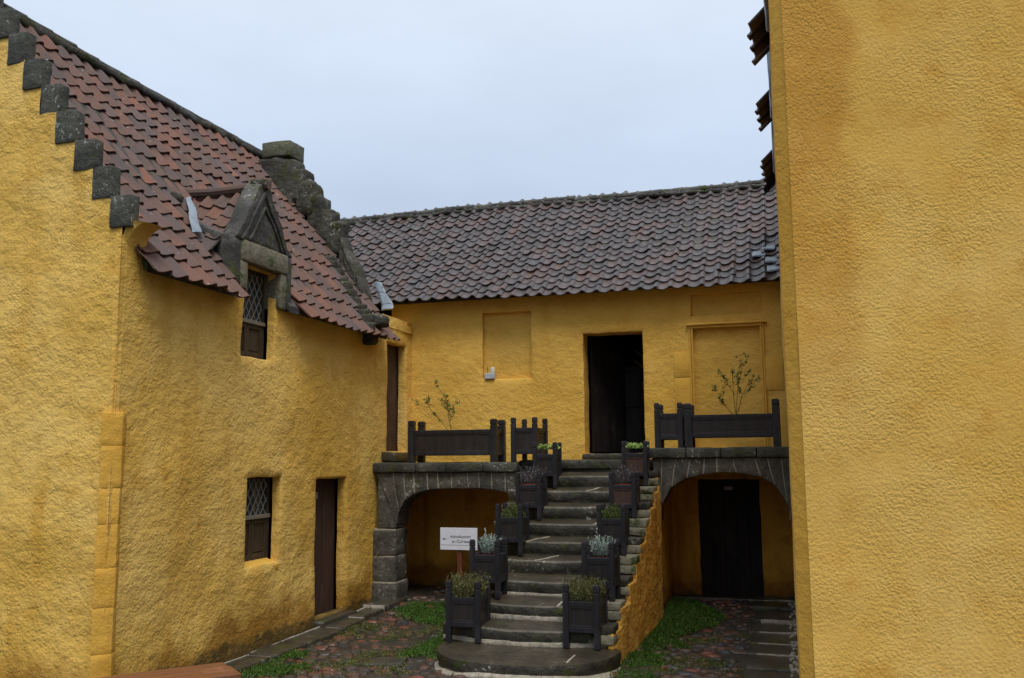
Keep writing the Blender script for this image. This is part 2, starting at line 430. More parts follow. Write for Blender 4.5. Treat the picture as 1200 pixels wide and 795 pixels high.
def in_flag(x, y):
    return (x < -4.86 + .05 * math.sin(y * 5)) or (x > -.52 + .04 * math.sin(y * 4) and y > 6)
def in_stair(x, y): return -3.36 < x < -1.58 and y > 7.5 + .9 * ((x + 2.45) / .86) ** 2
m = MB()
yy = 4.2; row = 0
while yy < 12.2:
    xx = -5.1 + (row % 2) * .06
    while xx < .02:
        x, y = xx + rnd(-.025, .025), yy + rnd(-.022, .022); w = rnd(.048, .092); l = rnd(.042, .070)
        xx += .128
        if in_flag(x, y) or in_stair(x, y): continue
        cover = nz((x, y, 7), .9)
        if random.random() < .12: continue
        m.col = (rnd(0, 1), rnd(0, 1), rnd(0, 1)); a = rnd(-.5, .5); z0 = gh(x, y) - .034 + rnd(-.010, .008) - max(0, cover) * .03
        H_ = rnd(.018, .040); rings = []
        for rr, hh in ((1, 0), (.86, .62), (.5, .94)):
            ring = []
            for k in range(9):
                t_ = 2 * math.pi * k / 9 + a; q = rr * (1 + .12 * math.sin(k * 2.3 + a * 9))
                cx, cy = w * q * math.cos(t_), l * q * math.sin(t_)
                ring.append(m.vert((x + cx, y + cy, z0 + hh * H_)))
            rings.append(ring)
        tp = m.vert((x, y, z0 + H_ * 1.02))
        for A, B in zip(rings, rings[1:]):
            for k in range(9): m.face((A[k], A[(k + 1) % 9], B[(k + 1) % 9], B[k]))
        for k in range(9): m.face((rings[-1][k], rings[-1][(k + 1) % 9], tp))
    yy += .106; row += 1
tag(m.build('cobbled_paving', 'cobble', smooth=True), kind='structure')
# flagstone margins along both walls
m = MB(); y = 4.0
while y < 11.0:
    l = rnd(.45, .85); z = gh(-5, y + l / 2)
    m.rb(-5.2, -4.86 + rnd(-.06, .05), y, y + l - .014, z - .08, z + .012 + rnd(0, .006), .012, .004, .12)
    m.rb(-5.19, -4.9, y - .012, y + l - .02, z - .08, z + .002, .003, .002, .3, 1)
    y += l
y = 6.3
while y < 10.9:
    l = rnd(.3, .7); z = gh(-5.1, y)
    if random.random() < .85: m.hexa([(LX + .045 + rnd(-.01, .01), y, z - .02), (LX + .062, y, z - .02), (LX + .045 + rnd(-.01, .01), y + l, z - .02), (LX + .062, y + l, z - .02), (LX + .045, y, z + .022), (LX + .06, y, z + .02), (LX + .045, y + l, z + .022), (LX + .06, y + l, z + .02)], .003, .006, .08, 1)
    y += l
y = 5.2
while y < 12.15:
    l = rnd(.42, .7); z = gh(-.2, y + l / 2)
    m.rb(-.5 + rnd(-.03, .03), -.2, y, y + l - .016, z - .08, z + .008, .012, .004, .12)
    m.rb(-.205, 0.03, y + .01, y + l - .01, z - .08, z + .004, .012, .005, .12)
    if random.random() < .6: m.rb(-.40, .02, y - .014, y + .01, z - .08, z + .010, .003, .006, .06, 1)
    y += l
for k in range(60):   # loose pale mortar bits along the foot of the right wall
    y = rnd(7.5, 11.9); x = rnd(-.09, -.0); z = gh(x, y) + .01; q = rnd(.008, .02)
    m.rb(x - q, x + q, y - q, y + q, z - .02, z + q, q * .4, .004, .1, 1, rnd(0, 3))
for (x, y, w, l, ry) in ((-3.75, 8.1, .42, .3, .2), (-3.4, 7.35, .5, .34, -.1), (-1.35, 8.3, .35, .3, .3)):
    z = gh(x, y); m.rb(x - w / 2, x + w / 2, y - l / 2, y + l / 2, z - .06, z + .012, .02, .008, .08, 0, ry)
tag(m.build('flagstone_margin', ['flag', 'mortar'], smooth=True), kind='structure')

# ================================================================== LEFT HOUSE
LX = -5.2
lh = thing('crow_stepped_house', (LX, 6.05, 0), 'ochre house on the left with crow-stepped gable, dormer and red pantile roof', 'house')
EX, EZ, TP = -5.0, 3.42, 1.262
RX, RZ = -7.34, 3.42 + 1.262 * 2.34
SD = Vector((-1, 0, TP)).normalized(); ND = Vector((TP, 0, 1)).normalized()
def step_top(u):    # crow-step profile along X for the gables
    x = u; d = min(abs(x - LX), 99) if x > RX else abs(x - (2 * RX - LX))
    k = math.floor((d + .08) / .2)
    return 3.83 + .265 * k
tops = [LX - .12 - .2 * k for k in range(11)]
tz = [3.83 + .265 * k for k in range(12)]
m = MB()
WD = (8.0, 8.64, .82, 1.71, .2, False); UW = (7.83, 8.45, 2.93, 3.87, .2, False)
LD = (9.44, 10.19, .08, 1.66, .24, False); UD = (11.36, 12.02, 1.98, 3.49, .26, False)
def ltop(u): return 3.66 if u < 11.2 else 3.86
wall(m, (LX + .08, 0, 0), Vector((-.012, 1, 0)), Z, X, 6.05, 12.26, -.1, 4.0, [WD, UW, LD, UD], .026, .075, (ltop, [11.2], [3.66, 3.86]))
m.build('side_wall', 'harl', lh, smooth=True)
m = MB()
wall(m, (0, 6.05, 0), X, Z, -Y, -9.5, LX, -.1, 6.9, [], .024, .08, (step_top, tops + [2 * RX - q for q in tops], tz))
m.build('gable_wall', 'harl', lh, smooth=True)
m = MB(); prev = None     # rounded arris closing the corner
for q in range(56):
    z = -.1 + q * .07; row_ = []
    for a in range(8):
        t_ = math.pi / 2 * a / 7; p = Vector((LX - .052 + .062 * math.sin(t_), 6.112 - .066 * math.cos(t_), z)); k = lump(p, .014)
        row_.append(m.vert(p + Vector((math.sin(t_), -math.cos(t_), 0)) * k))
    if prev:
        for a in range(7): m.face((prev[a], prev[a + 1], row_[a + 1], row_[a]))
    prev = row_
m.build('corner_arris', 'harl', lh, smooth=True)
m = MB()   # closing walls (far side, back, tops) so the house is a closed body
m.quad((-9.48, 6.08, 0), (-9.48, 11.4, 0), (-9.48, 11.4, 3.7), (-9.48, 6.08, 3.7))
m.quad((-9.48, 11.42, 0), (LX - .3, 11.42, 0), (LX - .3, 11.42, 3.6), (-9.48, 11.42, 3.6))
m.face([m.vert(p) for p in ((-9.48, 11.42, 3.5), (LX - .05, 11.42, 3.5), (RX, 11.42, RZ))])
m.quad((LX - .35, 6.1, 0), (LX - .35, 12.3, 0), (LX - .35, 12.3, 3.6), (LX - .35, 6.1, 3.6), 1)
m.box(LX - .36, LX - .05, 11.2, 12.24, 3.7, 3.8)
m.build('rear_wall', ['harl', 'dark'], lh)
# chamfered dressed stones low on the corner
m = MB()
z = -.05
for h_ in (.44, .36, .30, .34, .29, .33, .27):
    j = rnd(-.004, .004); zz0, zz1 = z, z + h_ + .002
    m.hexa([(LX - .12, 6.08, zz0), (LX - .062 + j, 5.996, zz0), (LX + .0, 6.20, zz0), (LX + .050 + j, 6.106, zz0), (LX - .12, 6.08, zz1), (LX - .062 + j, 5.996, zz1), (LX + .0, 6.20, zz1), (LX + .050 + j, 6.106, zz1)], .006, .007, .05)
    z += h_
m.build('quoin', 'harl_arris', lh, smooth=True)
# curved render corbel under the near end of the eave
m = MB(); ring = []
for k in range(13):
    a = math.pi / 2 * k / 12
    ring.append((LX - .02 + .26 * (1 - math.cos(a)), 3.50 + .34 * math.sin(a)))
for i, y in enumerate((6.07, 6.10, 6.2, 6.32, 6.38)):
    f = (.35, .8, 1, .8, .3)[i]
    for (x, zz) in ring: m.vert((LX - .03 + (x - LX + .03) * f + lump((x, y, zz), .012), y, zz + (1 - f) * .05))
    m.vert((LX - .06, y + .03, 3.84)); m.vert((LX - .06, y + .03, 3.5))
for i in range(4):
    for k in range(14): m.face((i * 15 + k, i * 15 + k + 1, i * 15 + 15 + k + 1, i * 15 + 15 + k))
m.build('eave_corbel', 'harl', lh, smooth=True)
# crow-step stones on both gables
m = MB()
for sgn in (1, -1):
    for k in range(11):
        m = MB(); xo = LX + .082 - .2 * k + rnd(-.006, .006); xi = xo - .205
        if sgn < 0: xo, xi = 2 * RX - xo, 2 * RX - xi
        z0 = 3.82 + .265 * k; j = rnd(-.012, .012)
        m.rb(min(xo, xi), max(xo, xi), 6.035 + j, 6.15, z0 - .012, z0 + rnd(.262, .278), .008, .007, .06)
        m.build('crow_step', 'stone_dark', lh, smooth=True)
m = MB(); m.rb(RX - .3, RX + .3, 6.0, 6.5, 3.86 + .265 * 10, 3.86 + .265 * 11 + .3, .03, .01)
m.build('gable_head', 'stone_dark', lh, smooth=True)
m = MB()   # far gable: raised mossy skew with crow steps, and the chimney
for sgn in (1, -1):
    pts_ = [(-5.28, 3.62), (-5.45, 3.98), (-5.62, 4.42), (-5.8, 4.84), (-5.88, 5.02)]
    for (xa, za), (xb, zb) in zip(pts_, pts_[1:]):
        q = [(xa, za), (xb, zb)] if sgn > 0 else [(2 * RX - xb, zb), (2 * RX - xa, za)]
        (xl, zl), (xr, zr) = sorted(q)
        m.hexa([(xl, 11.08, zl - .45), (xr, 11.08, zr - .45), (xl, 11.42, zl - .45), (xr, 11.42, zr - .45), (xl, 11.08, zl), (xr, 11.08, zr), (xl, 11.42, zl + .02), (xr, 11.42, zr + .02)], .05, .03, .06)
    m.build('far_gable_skew', 'mossy', lh, smooth=True); m = MB()
for sgn in (1, -1):
    for k in range(6):
        m = MB(); xo = -5.87 - .148 * k; xi = xo - .27; z0 = 5.02 + .2 * k
        if sgn < 0: xo, xi = 2 * RX - xo, 2 * RX - xi
        m.rb(min(xo, xi), max(xo, xi), 11.1 + rnd(-.02, .02), 11.45 + rnd(-.02, .02), z0 - .30, z0 + .19 + rnd(-.01, .03), .06, .03, .06)
        m.build('crow_step', 'mossy', lh, smooth=True)
m = MB()
m.rb(-7.7, -6.62, 11.08, 11.46, 5.4, 6.22, .06, .03, .07)
m.build('far_gable_head', 'mossy', lh, smooth=True)
m = MB()
m.rb(-7.13, -6.66, 11.06, 11.46, 6.22, 6.45, .012, .010, .08)
m.build('chimney', 'stone_pale_moss', lh, smooth=True)

def lsurf(a, s, n):
    y = 6.2 + a
    sag = -.05 * math.sin(math.pi * min(1, a / 4.9)) * math.sin(min(math.pi, s * .8)) + .05 * nz((y, s, 1), .8) + .018 * nz((y, s, 5), 3)
    bell = .05 * max(0, .5 - s)   # slight kick at the eave
    p = Vector((EX, y, EZ)) + SD * s + ND * (n + sag) + Z * bell
    return p
DY0, DY1, DYM, DRZ = 7.62, 8.66, 8.10, 4.68
def dz(y): return DRZ - (abs(y - DYM) / (.52)) * .62
def lskip(a, s):
    y = 6.2 + a; z = EZ + SD.z * s; x = EX + SD.x * s
    if DY0 - .02 < y < DY1 + .02 and z < dz(y) + .03 and z < 4.75: return True
    # rubble strip near the far end of the eave
    return False
SL = math.hypot(2.34, 2.34 * TP)
m = MB()
tiles(m, lsurf, 25, int(SL / .27) + 1, .198, .262, lskip, flip=False, amp=.95, lo=.036)
m.build('pantile_roof', 'tile_red', lh, smooth=True)
m = MB()   # boarding below the tiles, both slopes
def deck(y0, y1, x0=EX - .14):
    m.hexa([(x0, y0, EZ + (EX - x0) * TP - .10), (x0, y1, EZ + (EX - x0) * TP - .10), (RX, y0, RZ - .12), (RX, y1, RZ - .12)][0:1] * 0 + [
        (RX, y0, RZ - .2), (x0, y0, EZ + (EX - x0) * TP - .12), (RX, y1, RZ - .2), (x0, y1, EZ + (EX - x0) * TP - .12),
        (RX, y0, RZ - .06), (x0, y0, EZ + (EX - x0) * TP - .045), (RX, y1, RZ - .06), (x0, y1, EZ + (EX - x0) * TP - .045)], .005, 0, .4)
deck(6.3, DY0 + .06); deck(DY0 + .06, DY1 - .06, -5.75); deck(DY1 - .06, 11.1)
m.hexa([(-9.7, 6.3, 3.3), (RX, 6.3, RZ - .2), (-9.7, 11.1, 3.3), (RX, 11.1, RZ - .2), (-9.7, 6.3, 3.45), (RX, 6.3, RZ - .05), (-9.7, 11.1, 3.45), (RX, 11.1, RZ - .05)], .005, 0, .4)
m.build('roof_boarding', 'cement', lh)
m = MB(); y = 6.28   # ridge
while y < 11.1:
    l = .34; zz = RZ + .045 + .022 * nz((0, y, 0), 1.1) - .05 * math.sin(math.pi * (y - 6.2) / 4.9) * .6 + rnd(-.006, .006)
    m.tube([(RX, y, zz), (RX, y + l * .5, zz + .004), (RX, y + l + .02, zz)], [.045, .04, .05], 10)
    m.rb(RX - .12, RX + .12, y, y + l, zz - .12, zz - .03, .03, .02, .06, 1 if not 8.6 < y < 9.6 else 0)
    y += l
m.build('ridge', ['cement', 'mossy'], lh, smooth=True)
# old rubble strip running down the roof near its far end, with a mossy block
m = MB()
for k in range(11):
    s = .15 + k * .13; p = lsurf(4.25 + k * .045, s, .01)
    m.rb(p.x - .12, p.x + .10, p.y - .07, p.y + .07 + rnd(-.02, .02), p.z - .08, p.z + .07 + rnd(-.02, .02), .03, .03, .05)
m.rb(LX - .1, LX + .22, 10.56, 10.84, 3.58, 3.76, .05, .02, .06)
m.rb(LX - .1, LX + .10, 10.58, 10.78, 3.36, 3.60, .04, .02, .06)
m.build('rubble_strip', 'mossy', lh, smooth=True)
m = MB()   # lead at the valley with the back wing
vp = [((-5.64, 11.75, 4.40), (-5.54, 11.75, 4.38)), ((-5.56, 11.68, 4.22), (-5.44, 11.68, 4.19)), ((-5.46, 11.60, 4.03), (-5.30, 11.62, 4.04)), ((-5.44, 11.55, 3.95), (-5.28, 11.58, 3.96))]
for (a, b), (c, d) in zip(vp, vp[1:]):
    up = Vector((.03, -.02, .02)); a, b, c, d = [Vector(q) for q in (a, b, c, d)]
    m.hexa([tuple(q) for q in (c, d, a, b, c + up, d + up, a + up, b + up)], .008, .012, .04)
m.build('valley_lead', 'lead', lh, smooth=True)

# dormer (part) ------------------------------------------------------
m = MB(); fx = LX + .035
def yzblock(y0, y1, z0, z1, x1=fx, x0=LX - .22, mi=0, r=.015): m.rb(x0, x1, y0, y1, z0, z1, r, .005, .08, mi)
yzblock(7.71, 7.83, 3.60, 3.88); yzblock(8.45, 8.57, 3.50, 3.88); yzblock(8.55, 8.62, 3.50, 4.0, fx - .01, mi=1)
yzblock(7.72, 8.58, 3.88, 4.10, fx + .012)
# pediment
def pedi(y0, z0, y1, z1, w, x1, mi):   # raking block
    d = Vector((0, y1 - y0, z1 - z0)).normalized(); q = Vector((0, -d.z, d.y)) * w
    a = Vector((0, y0, z0)); b = Vector((0, y1, z1)); o = []
    for p in (a, b, a + q, b + q):
        o += [(LX - .13, p.y, p.z), (x1, p.y, p.z)]
    m.hexa([o[0], o[1], o[2], o[3], o[4], o[5], o[6], o[7]], .01, .008, .05, mi)
tri = [(7.72, 4.10), (8.60, 4.10), (8.11, 4.72)]
m.hexa([(LX - .16, 7.60, 4.085), (fx - .004, 7.60, 4.085), (LX - .16, 8.70, 4.085), (fx - .004, 8.70, 4.085), (LX - .14, 8.04, 4.80), (fx - .012, 8.04, 4.80), (LX - .14, 8.16, 4.80), (fx - .012, 8.16, 4.80)], .03, .018, .05, 1)
yzblock(7.60, 7.715, 3.62, 4.09, fx - .008, mi=1, r=.02); yzblock(8.585, 8.69, 3.50, 4.09, fx - .008, mi=1, r=.02)
pedi(7.70, 4.10, 8.09, 4.70, -.045, fx + .012, 1); pedi(8.60, 4.10, 8.11, 4.70, .045, fx + .012, 1); pedi(7.83, 4.12, 8.10, 4.53, -.03, fx + .015, 1); pedi(8.49, 4.12, 8.12, 4.53, .03, fx + .015, 1)
m.rb(LX - .12, fx + .02, 8.02, 8.18, 4.755, 4.85, .04, .02, .04, 2)
# cheeks
for y0, y1 in ((7.60, 7.71), (8.60, 8.69)):
    cs = []
    for (x, za, zb) in ((-6.0, 4.1, 4.42), (fx - .02, 3.60, 4.12)):
        cs.append((x, za, zb))
    m.hexa([(cs[0][0], y0, cs[0][1]), (cs[1][0], y0, cs[1][1]), (cs[0][0], y1, cs[0][1]), (cs[1][0], y1, cs[1][1]),
            (cs[0][0], y0, cs[0][2]), (cs[1][0], y0, cs[1][2]), (cs[0][0], y1, cs[0][2]), (cs[1][0], y1, cs[1][2])], .03, .016, .07, 1)
dm = m.build('dormer', ['stone_dormer', 'cement', 'mossy'], lh, smooth=True)
m = MB()
for sgn in (-1, 1):
    sd = Vector((0, -sgn * .52, .62)).normalized(); nd = Vector((0, sgn * .62, .52)).normalized()
    e0 = Vector((0, DYM + sgn * .62, DRZ - .74))
    def dsurf(a, s, n, e0=e0, sd=sd, nd=nd): return e0 + Vector((-5.33 - a, 0, 0)) + sd * s + nd * (n + .012 * nz((a, s, 2), 4))
    def dskip(a, s, dsurf=dsurf):
        p = dsurf(a, s, 0); return p.z < EZ + (EX - p.x) * TP - .10
    tiles(m, dsurf, 6, 5, .175, .19, dskip, flip=sgn > 0)
    # boards under
    p = [e0 + Vector((-5.36, 0, -.03)), e0 + sd * .95 + Vector((-5.36, 0, -.03)), e0 + sd * .95 + Vector((-6.2, 0, -.03)), e0 + Vector((-5.75, 0, -.03))]
    m.face([m.vert(q) for q in p], 1)
m.build('dormer_roof', ['tile_red', 'cement'], dm, smooth=True)
m = MB()
m.tube([(-5.12, DYM, DRZ + .075), (-5.5, DYM, DRZ + .06), (-5.8, DYM, DRZ + .055), (-6.2, DYM, DRZ + .08)], [.05, .05, .055, .05], 8)
m.rb(-6.25, -5.9, DYM - .5, DYM - .32, 4.5, 4.62, .04, .03, .05, 1)
m.build('dormer_ridge', ['tile_red', 'mossy'], dm, smooth=True)
m = MB()
vp = [(7.72, 7.78, 4.56), (7.62, 7.72, 4.42), (7.47, 7.58, 4.24), (7.35, 7.50, 4.08)]
for (a0, b0, za), (a1, b1, zb) in zip(vp, vp[1:]):
    xa_, xb_ = EX - (za - EZ) / TP, EX - (zb - EZ) / TP
    m.hexa([(xb_ + .04, a1, zb + .02), (xb_ + .04, a1 + .01, zb + .02), (xb_ + .04, b1, zb + .06), (xb_ + .04, b1 + .01, zb + .06),
            (xa_ + .04, a0, za + .02), (xa_ + .05, a0, za + .02), (xa_ + .04, b0, za + .06), (xa_ + .05, b0, za + .06)], .004, .008, .05)
m.build('dormer_lead', 'lead', dm, smooth=True)

# windows, doors ----------------------------------------------------
def window(name, y0, y1, z0, zm, z1, dep, open_w, mat_frame='wood_shutter'):
    x = LX - dep
    m = MB()
    for a in ((y0, y0 + .035), (y1 - .035, y1)): m.box(x - .05, x + .015, a[0], a[1], z0, z1)
    m.box(x - .05, x + .014, y0 + .035, y1 - .035, z1 - .035, z1); m.box(x - .05, x + .014, y0 + .035, y1 - .035, z0, z0 + .035)
    wd = m.build(name, mat_frame, lh, bevel=.004)
    m = MB(); m.box(x - .04, x + .035, y0 + .01, y1 - .01, zm - .022, zm + .018); m.build('meeting_rail', 'frame_grey', wd, bevel=.004)
    m = MB(); m.box(x - .03, x - .012, y0 + .035, y1 - .035, zm + .01, z1 - .035); m.build('glass', 'glass', wd)
    m = MB(); ya, yb, za, zb = y0 + .035, y1 - .035, zm + .012, z1 - .035   # lead lattice
    st = .155; sl = 1.6
    for sgn in (1, -1):
        k = -12
        while k < 18:
            pts = []
            c = k * st * sl * .62
            for y in (ya, yb):
                z = za + c + sgn * sl * (y - ya)
                pts.append((y, z))
            (ya_, z_a), (yb_, z_b) = pts
            def clip(z): return ya_ + (z - z_a) / (z_b - z_a) * (yb_ - ya_)
            q = [(ya_, z_a), (yb_, z_b)]
            if max(z_a, z_b) > za and min(z_a, z_b) < zb:
                r = []
                for (y, z) in q:
                    if z < za: r.append((clip(za), za))
                    elif z > zb: r.append((clip(zb), zb))
                    else: r.append((y, z))
                m.tube([(x - .006, r[0][0], r[0][1]), (x - .006, r[1][0], r[1][1])], [.0055, .0055], 5, 0)
            k += 1
    m.build('lead_lattice', 'came', wd)
    m = MB(); mid = (y0 + y1) / 2
    for a, b in ((y0 + .04, mid - .004), (mid + .004, y1 - .04)):
        m.box(x - .03, x - .005, a, b, z0 + .035, zm - .024)
        for q in ((a, a + .035), (b - .035, b)): m.box(x - .006, x + .012, q[0], q[1], z0 + .037, zm - .026)
        for q in ((z0 + .037, z0 + .08), (zm - .07, zm - .026)): m.box(x - .0055, x + .0115, a + .035, b - .035, q[0], q[1])
        m.box(x - .006, x + .004, a + .055, b - .055, z0 + .10, z0 + .115)
    m.build('shutter', 'wood_shutter', wd, bevel=.003)
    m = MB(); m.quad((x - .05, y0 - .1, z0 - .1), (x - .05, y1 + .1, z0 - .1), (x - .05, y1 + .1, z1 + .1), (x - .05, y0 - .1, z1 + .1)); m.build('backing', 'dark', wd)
    return wd
window('window', 8.0, 8.66, .84, 1.30, 1.72, .18, 0)
window('window', 7.82, 8.47, 2.93, 3.33, 3.88, .18, 0)
m = MB()   # sloping sill of the lower window
m.hexa([(LX - .2, 7.99, .78), (LX - .03, 8.0, .70), (LX - .2, 8.65, .78), (LX - .03, 8.64, .70), (LX - .2, 8.0, .875), (LX - .02, 8.0, .80), (LX - .2, 8.64, .875), (LX - .02, 8.64, .80)], .006, .005, .07)
m.build('sill', 'harl_smooth', lh, smooth=True)
def plank_door(name, x, y0, y1, z0, z1, mat, parent, notice=None):
    m = MB(); n = 5; w = (y1 - y0) / n
    for k in range(n): m.box(x - .04, x - rnd(0, .003), y0 + k * w + .002, y0 + (k + 1) * w - .002, z0, z1)
    m.box(x - .06, x - .04, y0 - .02, y1 + .02, z0, z1 + .02)
    d = m.build(name, mat, parent, bevel=.003)
    if notice:
        m = MB(); m.box(x, x + .006, *notice); m.build('notice', 'notice', d)
    return d
plank_door('lower_door', LX - .2, 9.42, 10.21, .06, 1.68, 'wood_door', lh, (9.62, 9.76, 1.42, 1.50))
plank_door('upper_door', LX - .2, 11.34, 12.04, 1.95, 3.5, 'wood_door', lh)
m = MB(); m.rb(LX - .25, LX + .10, 9.40, 10.25, -.05, .075, .02, .006, .1)
m.build('doorstep', 'flag', lh, smooth=True)
m = MB(); m.rb(LX - .25, LX + .16, 11.2, 12.1, 1.84, 1.97, .02, .006, .1); m.build('doorstep', 'stone_step', lh, smooth=True)

# ================================================================== BACK HOUSE
BY = 12.25
bh = thing('back_wing', (-2.5, BY, 0), 'ochre back wing behind the terrace with long dark pantile roof and open doorway', 'house')
m = MB()
ND1 = (-4.17, -3.44, 3.0, 3.96, .09, True); DR = (-2.69, -1.86, 1.93, 3.59, .32, False)
BD = (-1.20, -.28, 1.98, 3.59, .06, True); BP = (-1.19, -.27, 3.76, 4.05, .05, True); RD = (-1.18, -.40, .10, 1.58, .1, False)
wall(m, (0, BY, 0), X, Z, -Y, LX - .4, 2.5, -.1, 4.24, [ND1, DR, BD, BP, RD], .020, .075)
for i_, f_ in enumerate(m.f):     # shade under the terrace painted in with a darker render
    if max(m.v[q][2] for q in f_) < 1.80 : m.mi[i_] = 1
m.build('facade', ['harl_back', 'harl_shade'], bh, smooth=True)
m = MB()
m.quad((LX - 4.3, 14.46 + 2.3, 0), (2.5, 16.76, 0), (2.5, 16.76, 4.1), (LX - 4.3, 16.76, 4.1))
m.face([m.vert(p) for p in ((2.5, BY, 0), (2.5, 16.76, 0), (2.5, 16.76, 4.1), (2.5, 14.46, 6.1), (2.5, BY, 4.2))])
m.face([m.vert(p) for p in ((LX - 4.3, BY, 0), (LX - 4.3, 16.76, 0), (LX - 4.3, 16.76, 4.1), (LX - 4.3, 14.46, 6.1), (LX - 4.3, BY, 4.2))])
m.build('rear_wall', 'harl_back', bh)
# room behind the open doorway
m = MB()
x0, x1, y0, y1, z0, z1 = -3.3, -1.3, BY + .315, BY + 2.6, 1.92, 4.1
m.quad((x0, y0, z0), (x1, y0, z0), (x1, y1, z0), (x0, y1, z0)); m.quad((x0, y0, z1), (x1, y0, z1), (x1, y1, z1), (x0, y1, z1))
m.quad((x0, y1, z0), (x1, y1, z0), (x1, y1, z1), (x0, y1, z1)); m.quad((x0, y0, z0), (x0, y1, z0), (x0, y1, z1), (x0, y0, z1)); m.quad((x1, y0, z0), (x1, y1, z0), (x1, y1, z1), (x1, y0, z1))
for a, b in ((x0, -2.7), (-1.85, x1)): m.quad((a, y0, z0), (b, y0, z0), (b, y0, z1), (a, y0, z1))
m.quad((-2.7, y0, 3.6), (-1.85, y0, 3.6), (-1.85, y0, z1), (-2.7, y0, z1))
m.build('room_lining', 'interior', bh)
m = MB()   # panelled inner screen and leaning timbers
m.box(-2.45, -2.02, BY + .95, BY + .99, 1.93, 3.2); m.box(-2.42, -2.05, BY + .93, BY + .95, 2.0, 2.5); m.box(-2.42, -2.05, BY + .93, BY + .95, 2.6, 3.1)
m.build('inner_screen', 'wood_black', bh, bevel=.005)
m = MB()
m.tube([(-2.1, BY + .8, 3.42), (-1.92, BY + .6, 3.28)], [.018, .018], 6); m.tube([(-2.12, BY + .9, 3.28), (-1.9, BY + .6, 3.1)], [.02, .02], 6); m.tube([(-2.0, BY + .8, 2.95), (-1.87, BY + .55, 2.6)], [.015, .015], 6)
m.build('stored_pole', 'wood_shutter', bh)
m = MB()   # open leaf, hinged at the left jamb
a = Vector((-2.62, BY + .26, 0)); dr = Vector((math.cos(R(62)), math.sin(R(62)), 0)); nn = Vector((dr.y, -dr.x, 0))
for k in range(5):
    p = a + dr * (.15 * k); q = a + dr * (.15 * k + .146)
    m.hexa([tuple(v) for v in (p, q, p + nn * -.04, q + nn * -.04)][0:0] + [(p.x, p.y, 1.95), (q.x, q.y, 1.95), (p.x - nn.x * .04, p.y - nn.y * .04, 1.95), (q.x - nn.x * .04, q.y - nn.y * .04, 1.95),
            (p.x, p.y, 3.55), (q.x, q.y, 3.55), (p.x - nn.x * .04, p.y - nn.y * .04, 3.55), (q.x - nn.x * .04, q.y - nn.y * .04, 3.55)], .004, 0, .5)
d = m.build('open_door', 'wood_black', bh)
d['label'] = 'black plank door leaf standing open inwards'
m = MB(); m.rb(-2.72, -1.84, BY - .05, BY + .33, 1.84, 1.932, .015, .005, .1); m.build('door_sill', 'stone_step', bh, smooth=True)
# dressed painted stones round the blind doorway, its cornice, and the main door margins
m = MB()
def dress(x0, x1, z0, z1, pr=.02, r=.01): m.rb(x0, x1, BY - pr - .012, BY + .05, z0, z1, r, .003, .12)
dress(-1.44, -1.225, 2.43, 2.93, .000, .004); dress(-1.44, -1.225, 2.935, 3.28, .004, .004)
dress(-.26, -.03, 2.73, 3.16, .002, .004)
for x in (-1.222, -1.19): m.tube([(x, BY - .012, 1.98), (x, BY - .012, 3.6)], [.013, .013], 8)
for x in (-.268, -.296): m.tube([(x, BY - .012, 1.98), (x, BY - .012, 3.6)], [.012, .012], 8)
m.build('blind_door_surround', 'harl_smooth', bh, smooth=True); m = MB()
m.rb(-1.23, -.26, BY - .03, BY + .03, 3.585, 3.62, .008, .002, .2); m.rb(-1.26, -.22, BY - .06, BY + .03, 3.62, 3.65, .01, .002, .2)
m.build('cornice', 'harl_smooth', bh, smooth=True); m = MB()
m.rb(-2.82, -2.70, BY - .003, BY + .05, 1.95, 2.2, .02, .006, .05); m.rb(-1.85, -1.74, BY - .002, BY + .05, 1.95, 2.22, .02, .006, .05)
m.build('doorway_stone', 'harl_smooth', bh, smooth=True)
# lower door under the right arch
m = MB(); w = .78 / 5
for k in range(5): m.box(-1.18 + k * w + .002, -1.18 + (k + 1) * w - .002, BY + .07 + rnd(0, .003), BY + .11, .1, 1.6)
m.box(-1.22, -.36, BY + .11, BY + .13, .05, 1.65)
d = m.build('arch_door', 'wood_black', bh, bevel=.003)
m = MB(); m.box(-.85, -.74, BY + .062, BY + .07, 1.44, 1.485); m.build('notice', 'notice', d)
m = MB(); m.rb(-1.62, .02, BY - .22, BY + .1, .0, .105, .02, .008, .1); m.build('doorstep', 'flag', bh, smooth=True)

BE, BZ, BT = 11.98, 4.12, .82
RY = 14.46; RBZ = BZ + BT * (RY - BE)
bs = Vector((0, 1, BT)).normalized(); bn = Vector((0, -BT, 1)).normalized()
def bsurf(a, s, n):
    x = -9.4 + a
    sag = .03 * nz((x, s, 8), .5) + .012 * nz((x, s, 4), 2.5) - .03 * math.sin(min(math.pi, s)) 
    rise = -.10 * max(0, min(1, (-4.4 - x) / 2)) * 0 + .03 * math.sin(x * .9)
    return Vector((x, BE, BZ)) + bs * s + bn * (n + sag) + Z * rise * .6
bl = math.hypot(RY - BE, BT * (RY - BE))
def bskip(a, s):
    x = -9.4 + a; y = BE + bs.y * s
    return x < -5.42 and y < 12.0 + 0 and x < -5.45
m = MB(); tiles(m, bsurf, 58, int(bl / .2) + 1, .2, .196, bskip, flip=False)
m.build('pantile_roof', 'tile_dark', bh, smooth=True)
m = MB()
m.hexa([(-9.5, BE + .16, BZ + .02), (2.4, BE + .16, BZ + .02), (-9.5, RY, RBZ - .2), (2.4, RY, RBZ - .2), (-9.5, BE + .16, BZ + .06), (2.4, BE + .16, BZ + .06), (-9.5, RY, RBZ - .06), (2.4, RY, RBZ - .06)], .004, 0, .5)
